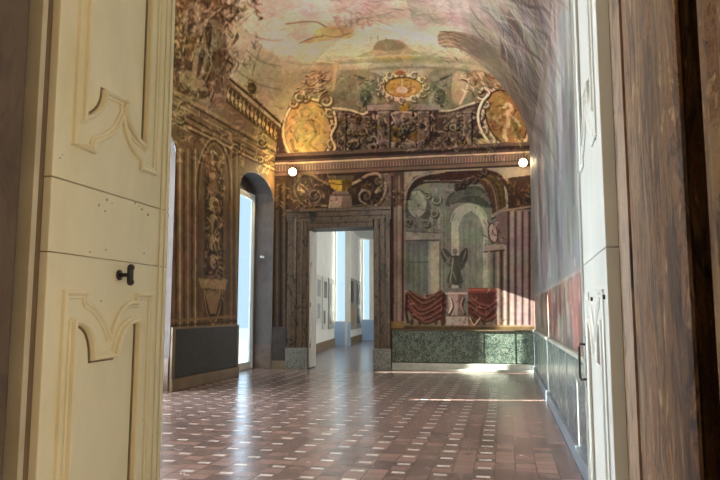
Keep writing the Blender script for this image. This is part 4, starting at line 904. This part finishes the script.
def leaf(name, X, s, label, ya, yb, mat, seam=True, hs=1.0):
    """s=+1: decorated face looks to +X, else to -X; ya..yb span along the room axis; outlines shifted by off"""
    o = empty(name, (X, (ya+yb)/2, 0)); struct(o, label)
    t = .045; x0, x1 = (X-t, X) if s > 0 else (X, X+t)
    f_ = lambda y: ya + (y-YL0)/(YL1-YL0)*(yb-ya)
    to3 = lambda y, z, h: (X+s*h*hs, f_(y), z)
    g = .0022
    MB().box(x0, x1, ya, yb, .01, z_s2-g, .003).build('lower_board', mat, o)
    if seam: MB().box(x0, x1, ya, yb, z_s2, z_s1-g*1.6, .003).build('lock_board', mat, o)
    MB().box(x0, x1, ya, yb, z_s1 if seam else z_s2, ZT+.25, .003).build('upper_board', mat, o)
    for out, inn in ((up_out, up_in), (lo_out, lo_in)):
        V, F = [], []
        def orient(P): 
            a = sum(P[i][0]*P[(i+1) % len(P)][1]-P[(i+1) % len(P)][0]*P[i][1] for i in range(len(P))); return P if a > 0 else P[::-1]
        v1, f1 = sweep(orient(out), PR_O, to3); v2, f2 = sweep(orient(inn), PR_I, to3)
        V = v1+v2; F = f1+[tuple(len(v1)+i for i in q) for q in f2]
        mo = mesh('panel_moulding', V, F, mat, o)
        v3, f3 = sweep(orient(inn), PR_G, to3); mesh('groove_shade_line', v3, f3, M['groove_shade'], mo)
    # stile beads along the meeting edge
    mb = MB()
    for yy, hw in ((.955, .004), (.90, .003)):
        y = ya+(yb-ya)*yy
        mb.box(X if s > 0 else X-.006, X+.006 if s > 0 else X, y-hw, y+hw, .02, ZT+.2, .002)
    mb.build('edge_bead', mat, o)
    return o
d1 = leaf('door_1', XD, 1, 'cream panelled door leaf with scrolled mouldings and black knob', YL0, YL1, M['cream'])
# knob
ky, kz = Lf(119, 275)
kn = MB().tube([(XD-.002, ky, kz), (XD+.004, ky, kz)], .016, 14).tube([(XD, ky, kz), (XD+.012, ky, kz), (XD+.03, ky, kz), (XD+.034, ky, kz)], [.009, .006, .006, .012], 12).build('knob', M['iron'], d1, True)
n0 = MB().box(XD+.033, XD+.044, ky-.012, ky+.012, kz-.026, kz+.026, .005).sphere((XD+.04, ky, kz+.022), .011).sphere((XD+.04, ky, kz-.022), .011).build('knob_turn', M['iron'], kn, False)
# worn marks on the lock board
def chips(X, s, pts, o, mat):
    mb = MB(); r = random.Random(3)
    for (px, py, sx) in pts:
        y, z = Lf(px, py)
        n = len(mb.v); k = 9; a0 = r.uniform(0, 6)
        mb.v += [(X+s*.0006, y+math.cos(2*math.pi*i/k+a0)*sx*r.uniform(.5, 1.1), z+math.sin(2*math.pi*i/k+a0)*sx*r.uniform(.4, 1.0)) for i in range(k)]
        mb.v += [(X-.001*s, v[1], v[2]) for v in mb.v[n:n+k]]
        mb.f += [tuple(n+i for i in range(k)), tuple(n+k+i for i in reversed(range(k)))]+[(n+i, n+k+i, n+k+(i+1) % k, n+(i+1) % k) for i in range(k)]
    mb.build('paint_chips', mat, o)
chips(XD, 1, [(99, 205, .005), (107, 200, .006), (105, 211, .004), (135, 203, .005), (142, 209, .006), (148, 215, .007), (139, 206, .003), (112, 203, .003), (90, 252, .004), (106, 250, .004), (144, 253, .004), (101, 301, .004), (62, 155, .003), (60, 158, .004), (143, 420, .003), (157, 433, .003), (80, 12, .002), (78, 26, .002), (76, 75, .002)], d1, mottled('bare_wood_chip', (150, 136, 106), (178, 162, 128), 40, .7))
# keyhole shadow plate left as wear; frame edge and hinge post beside the leaf
hp = empty('hinge_post', (-1.165, 1.44, 0)); tag(hp, 'cream edged wooden hinge post between brown jamb and cream door', 'door frame')
cy0 = onX(27, 300, -1.158)[0]; cy1 = onX(32.5, 300, -1.158)[0]
MB().box(-1.2, -1.158, cy0, cy1, 0, 3.7, .002).build('painted_edge', mottled('cream_edge', (176, 160, 128), (196, 180, 148), 6, .5), hp)
MB().box(-1.25, -1.172, cy1+.001, YL0-.002, 0, 3.7).build('bare_wood_post', mottled('bare_brown_wood', (96, 76, 50), (128, 102, 70), 5, .6, (1, 1, .2), 1.0, .2), hp)
# right leaf
XRL = .2525
yra, yrb = 1.69, 2.40
d2 = leaf('door_2', XRL, -1, 'white panelled door leaf folded against the right, seen edge-on', yra, yrb, M['white_door'], False, .45)
d2.rotation_euler = (0, 0, R(-1.7))
hy = yrb-.10; hzc = 1.295
MB().box(XRL-.006, XRL, hy-.018, hy+.018, hzc-.085, hzc+.085, .004).tube([(XRL, hy, hzc+.055), (XRL-.022, hy, hzc+.058), (XRL-.026, hy, hzc+.045), (XRL-.026, hy, hzc-.045), (XRL-.022, hy, hzc-.058), (XRL, hy, hzc-.055)], .0045, 8).build('pull_handle', M['iron'], d2)
for px, py in ((592.5, 299), (609, 297)):
    y, z = onX(px, py, XRL); MB().tube([(XRL, y, z), (XRL-.006, y, z)], .006, 8).build('iron_stud', M['iron'], d2)
# ------------------------------------------------------------------ lamps high on the back wall
def lamp(px, py, label):
    x, z = onY(px, py, YB-.24); o = empty('wall_lamp', (x, YB-.02, z)); tag(o, label, 'lamp', 'small spotlights on the back wall')
    MB().box(x-.05, x+.05, YB-.03, YB-.005, z-.02, z+.16, .006).build('wall_plate', M['iron'], o)
    MB().tube([(x, YB-.03, z+.08), (x, YB-.12, z+.14), (x, YB-.22, z+.10)], .012, 8).build('bracket', M['iron'], o)
    rf = MB().tube([(x, YB-.10, z+.10), (x, YB-.15, z+.04), (x, YB-.20, z+.01)], [.03, .06, .09], 14).build('reflector', M['brass'], o)
    MB().sphere((x, YB-.27, z), .10, 20).build('bulb', M['bulb'], rf, True)
    return x, z
LP = [lamp(293, 172, 'small lit spotlight left of the doorway urn, below left medallion'), lamp(523, 163, 'small lit spotlight in the right corner, below right medallion')]
# ------------------------------------------------------------------ rooms beyond the doorway
YG = YB+.74
Yw1 = 30.2
def xat(px, Y): d = ray(px, 314); return d[0]/d[1]*Y
P = [(-6.3, YG), (xat(314, 23.6), 23.6), (xat(334.5, Yw1), Yw1), (xat(347.5, Yw1), Yw1), (xat(361.5, 36.5), 36.5), (xat(371.5, 36.5), 36.5), (xat(372, 36.5)+.05, 40.4), (0.9, 40.4)]
WZ = 5.6
RM = P[:-1] + [(0.9, 40.4), (0.9, YB), (-6.3, YB)]
struct(MB().prism(RM[::-1], -.12, -.004).build('trim_20', FLN), 'grey floor of the rooms beyond')
struct(MB().prism([(x+(-.12 if i < 7 else 0), y) for i, (x, y) in enumerate(RM)][::-1], WZ, WZ+.1).build('trim_21', M['white']), 'ceiling of the rooms beyond')
def wall_seg(p, q, z0=-.1, z1=WZ, t=.12):
    mb = MB(); d = np.array(q)-np.array(p); d = d/np.linalg.norm(d); n_ = np.array([-d[1], d[0]])*t
    mb.prism([tuple(p), tuple(q), tuple(np.array(q)+n_), tuple(np.array(p)+n_)][::-1] if False else [tuple(p), tuple(q), tuple(np.array(q)+n_), tuple(np.array(p)+n_)], z0, z1); return mb
gw = empty('wall_gallery_left', (-7, 28, 0)); struct(gw, 'white zigzag wall of the next rooms')
wall_seg((-6.3, YB+.002), P[0]).build('plaster_face', M['white'], gw)
for i in (0, 1, 3, 5, 6): wall_seg(P[i], P[i+1]).build('plaster_face', M['white'], gw)
def gallery_window(i, px0, px1, pyt, pyb, lab, num):
    (x0, Y), (x1, _) = P[i], P[i+1]
    a0, zt = onY(px0, pyt, Y); a1, zb = onY(px1, pyb, Y)
    MB().box(x0-.1, a0, Y, Y+.12, zb, WZ).box(a1, x1+.12, Y, Y+.12, zb, WZ).box(a0, a1, Y, Y+.12, zt, WZ).build('window_wall', M['white'], gw); mb = MB(); mb.box(x0-.1, x1+.12, Y, Y+.12, -.1, zb)
    mb.build('window_apron', mottled('sky_reflection_blue_%d' % num, (150, 178, 214), (166, 192, 222), 1, .6, bs=0), gw)  # sky reflection painted as blue on the wall under the sill
    wd = empty('window_%d' % num, ((a0+a1)/2, Y+.06, zb)); struct(wd, lab)
    fb = MB(); fb.box(a0, a0+.035, Y+.03, Y+.1, zb, zt).box(a1-.035, a1, Y+.03, Y+.1, zb, zt).box(a0+.035, a1-.035, Y+.03, Y+.1, zt-.05, zt).box(a0+.035, a1-.035, Y+.03, Y+.1, zb, zb+.05)
    fo = fb.build('window_frame', M['winwhite'], wd); MB().box(a0+.035, a1-.035, Y+.06, Y+.066, zb+.05, zt-.05).build('pane', M['glass'], fo)
gallery_window(2, 335.5, 345.5, 229, 322, 'tall bright window seen through the doorway, the nearer', 4)
gallery_window(4, 362.5, 370, 236, 320, 'tall bright window seen through the doorway, the farther', 5)
struct(MB().box(.9, 1.02, YG, 40.4, 0, WZ).build('wall_gallery_right', M['white']))
struct(MB().box(P[6][0], 1.02, 40.4, 40.5, 0, WZ).build('wall_gallery_end', M['white']))
# dark skirtings of the gallery piers
for (i, j), nn in (((1, 2), 1), ((3, 4), 2)):
    d = np.array(P[j])-np.array(P[i]); d /= np.linalg.norm(d); nrm = np.array([d[1], -d[0]])*.04
    q = [np.array(P[i])+nrm, np.array(P[j])+nrm, np.array(P[j]), np.array(P[i])]
    struct(MB().prism([tuple(v) for v in q], 0, .34).build('baseboard_%d' % nn, M['brown_plinth']))
# exhibition boards on the piers
def board(i, j, f0, f1, z0, z1, label, shade, stripes):
    p, q = np.array(P[i]), np.array(P[j]); d = (q-p)/np.linalg.norm(q-p); nrm = np.array([d[1], -d[0]])
    a0, a1 = p+(q-p)*f0, p+(q-p)*f1; c0 = (a0+a1)/2
    o = empty('exhibition_board', (c0[0], c0[1], z0)); tag(o, label, 'board', 'boards hung in the room beyond')
    pr = lambda A, B, t0, t1: [tuple(A+nrm*t0), tuple(B+nrm*t0), tuple(B+nrm*t1), tuple(A+nrm*t1)][::-1]
    MB().prism(pr(a0, a1, .004, .05), z0, z1).build('panel', shade, o)
    for k, (u0, u1, v0, v1, mat) in enumerate(stripes):
        MB().prism(pr(a0+(a1-a0)*u0, a0+(a1-a0)*u1, .05, .056), z0+(z1-z0)*v0, z0+(z1-z0)*v1).build('print', mat, o)
BDK = mottled('dark_print', (60, 54, 50), (96, 88, 80), 6, .5, bs=0); BGR = mottled('grey_print', (128, 128, 124), (160, 160, 154), 5, .5, bs=0); BPL = mottled('pale_board', (186, 186, 178), (204, 204, 196), 2, .5, bs=0); BTN = mottled('tan_print', (140, 116, 92), (170, 146, 118), 7, .5, bs=0)
board(1, 2, .04, .26, 1.1, 2.95, 'pale board with grey prints nearest the white door', BPL, [(.15, .8, .55, .9, BGR), (.2, .7, .1, .4, BGR)])
board(1, 2, .32, .56, .85, 2.95, 'board with dark upper print, second on the left pier', BPL, [(.2, .8, .6, .92, BDK), (.15, .5, .1, .35, BDK)])
board(1, 2, .62, .92, .8, 3.0, 'tall board of tan and dark prints beside nearer window', BGR, [(.1, .45, .1, .9, BDK), (.55, .9, .35, .9, BPL), (.55, .9, .06, .3, BTN)])
board(3, 4, .04, .42, .7, 3.2, 'dark tall board just right of the nearer window', BGR, [(.1, .7, .52, .94, BDK), (.2, .85, .08, .45, BTN)])
board(3, 4, .5, .92, .7, 3.2, 'dark tall board just left of the farther window', BGR, [(.15, .85, .5, .93, BDK), (.2, .7, .1, .42, BDK)])
# white leaf folded back inside the doorway
wl = empty('door_3', (DX0+.05, YG+.3, 0)); struct(wl, 'white leaf folded back inside the far doorway')
xl_ = DX0+.05
MB().box(xl_-.045, xl_, YG-.68, YG-.1, .02, DZ-.05, .006).build('leaf_board', M['white'], wl)
mb = MB()
for z0, z1 in ((.25, 1.3), (1.45, 3.4)):
    for q0, q1, w0, w1 in ((YG-.6, YG-.18, z0, z0+.03), (YG-.6, YG-.18, z1-.03, z1)): mb.box(xl_, xl_+.012, q0, q1, w0, w1)
    for q0 in (YG-.6, YG-.21): mb.box(xl_, xl_+.012, q0, q0+.03, z0, z1)
mb.build('panel_moulding', M['white'], wl)
for z in (.6, 1.7, 2.8): MB().tube([(xl_+.006, YG-.69, z-.06), (xl_+.006, YG-.69, z+.06)], .014, 8).build('hinge', M['brass'], wl)
# ------------------------------------------------------------------ outside: court, and an added wall that masks the sun
struct(MB().box(-60, XL-BD-.1, -20, 70, -.6, -.15).build('trim_30', mottled('court_paving', (58, 70, 84), (72, 84, 98), 1, .7)), 'paving of the court outside')
SUN_S = .16; XF = -12.0; EL = R(20.5)
def at_blocker(Yw): return Yw - SUN_S*((XL-BD) - XF)
gaps = [(at_blocker(5.80), at_blocker(5.90), 4.85, 5.55), (at_blocker(10.58), at_blocker(10.70), 3.9, 8), (at_blocker(15.84), at_blocker(16.25), 3.3, 8)]
mb = MB(); y = -12.0
for g0, g1, za, zb_ in gaps:
    mb.box(XF-.05, XF, y, g0, -.15, 8.0).box(XF-.05, XF, g0, g1, -.15, za); y = g1
    if zb_ < 8: mb.box(XF-.05, XF, g0, g1, zb_, 8)
mb.box(XF-.05, XF, y, y+.95, -.15, 8.0)
struct(mb.build('wall_sun_blocker', M['outside']), 'unseen wall added outside, slit to shape the sunbeams')
# ------------------------------------------------------------------ light
def area(name, loc, rot, sx, sy, power, c, spread=180):
    l = bpy.data.lights.new(name, 'AREA'); l.shape = 'RECTANGLE'; l.size = sx; l.size_y = sy; l.energy = power; l.color = c; l.spread = R(spread)
    o = bpy.data.objects.new(name, l); o.location = loc; o.rotation_euler = rot; C.objects.link(o); return o
sun = bpy.data.lights.new('sun', 'SUN'); sun.energy = 105; sun.angle = R(.25); sun.color = (1, .93, .78)
so = bpy.data.objects.new('sun', sun); C.objects.link(so)
dv = Vector((math.cos(EL), SUN_S*math.cos(EL), -math.sin(EL))); so.rotation_euler = dv.to_track_quat('-Z', 'Y').to_euler()
for (y0, y1), pw in zip(BAYS[:2], (480, 420)):
    area('window_daylight', (XL-BD+.03, (y0+y1)/2, 2.5), (0, -math.pi/2, 0), 4.4, y1-y0-.3, pw, (.84, .92, 1), 140)
area('window_daylight', (XL-BD-.12, (BAYS[2][0]+BAYS[2][1])/2, 2.5), (0, -math.pi/2, 0), 4.6, 2.0, 60, (.72, .87, 1))
for (x, z), p in zip(LP, (230, 50)):
    l = bpy.data.lights.new('lamp_light', 'POINT'); l.energy = p; l.color = (1, .76, .38); l.shadow_soft_size = .07
    o = bpy.data.objects.new('lamp_light', l); o.location = (x, YB-.34, z); C.objects.link(o)
area('hall_fill_uplight', (-2.6, 4.0, 5.4), (R(150), 0, R(0)), 3.0, 2.0, 900, (1, .95, .87))  # added uplight without a fitting, fills the hall and vault
area('gallery_fill_light', (.4, 27, 3.6), (0, R(75), 0), 3, 14, 480, (1, .98, .94))  # added out of sight to brighten the rooms beyond
area('anteroom_fill_light', (2.9, -1.2, 1.0), (0, R(90), 0), 1.6, 2.0, 96, (1, .93, .78))  # added warm fill for the left leaf, no window modelled here
area('anteroom_fill_light', (-3.4, -2.0, 2.0), (0, R(-90), 0), 2.6, 2.0, 60, (1, .93, .82))  # second added fill, aimed toward the right jamb side
wld = bpy.data.worlds.new('world'); bpy.context.scene.world = wld; wld.use_nodes = True
bg = wld.node_tree.nodes['Background']; bg.inputs['Color'].default_value = (.66, .88, 1.0, 1); bg.inputs['Strength'].default_value = 1.12
s = bpy.context.scene
s.view_settings.view_transform = 'Standard'; s.view_settings.look = 'None'; s.view_settings.gamma = 1; s.view_settings.exposure = 0
s.view_settings.use_curve_mapping = False
s.cycles.max_bounces = 8; s.cycles.diffuse_bounces = 5; s.cycles.transparent_max_bounces = 12
s.cycles.use_denoising = True; s.cycles.sample_clamp_indirect = 6
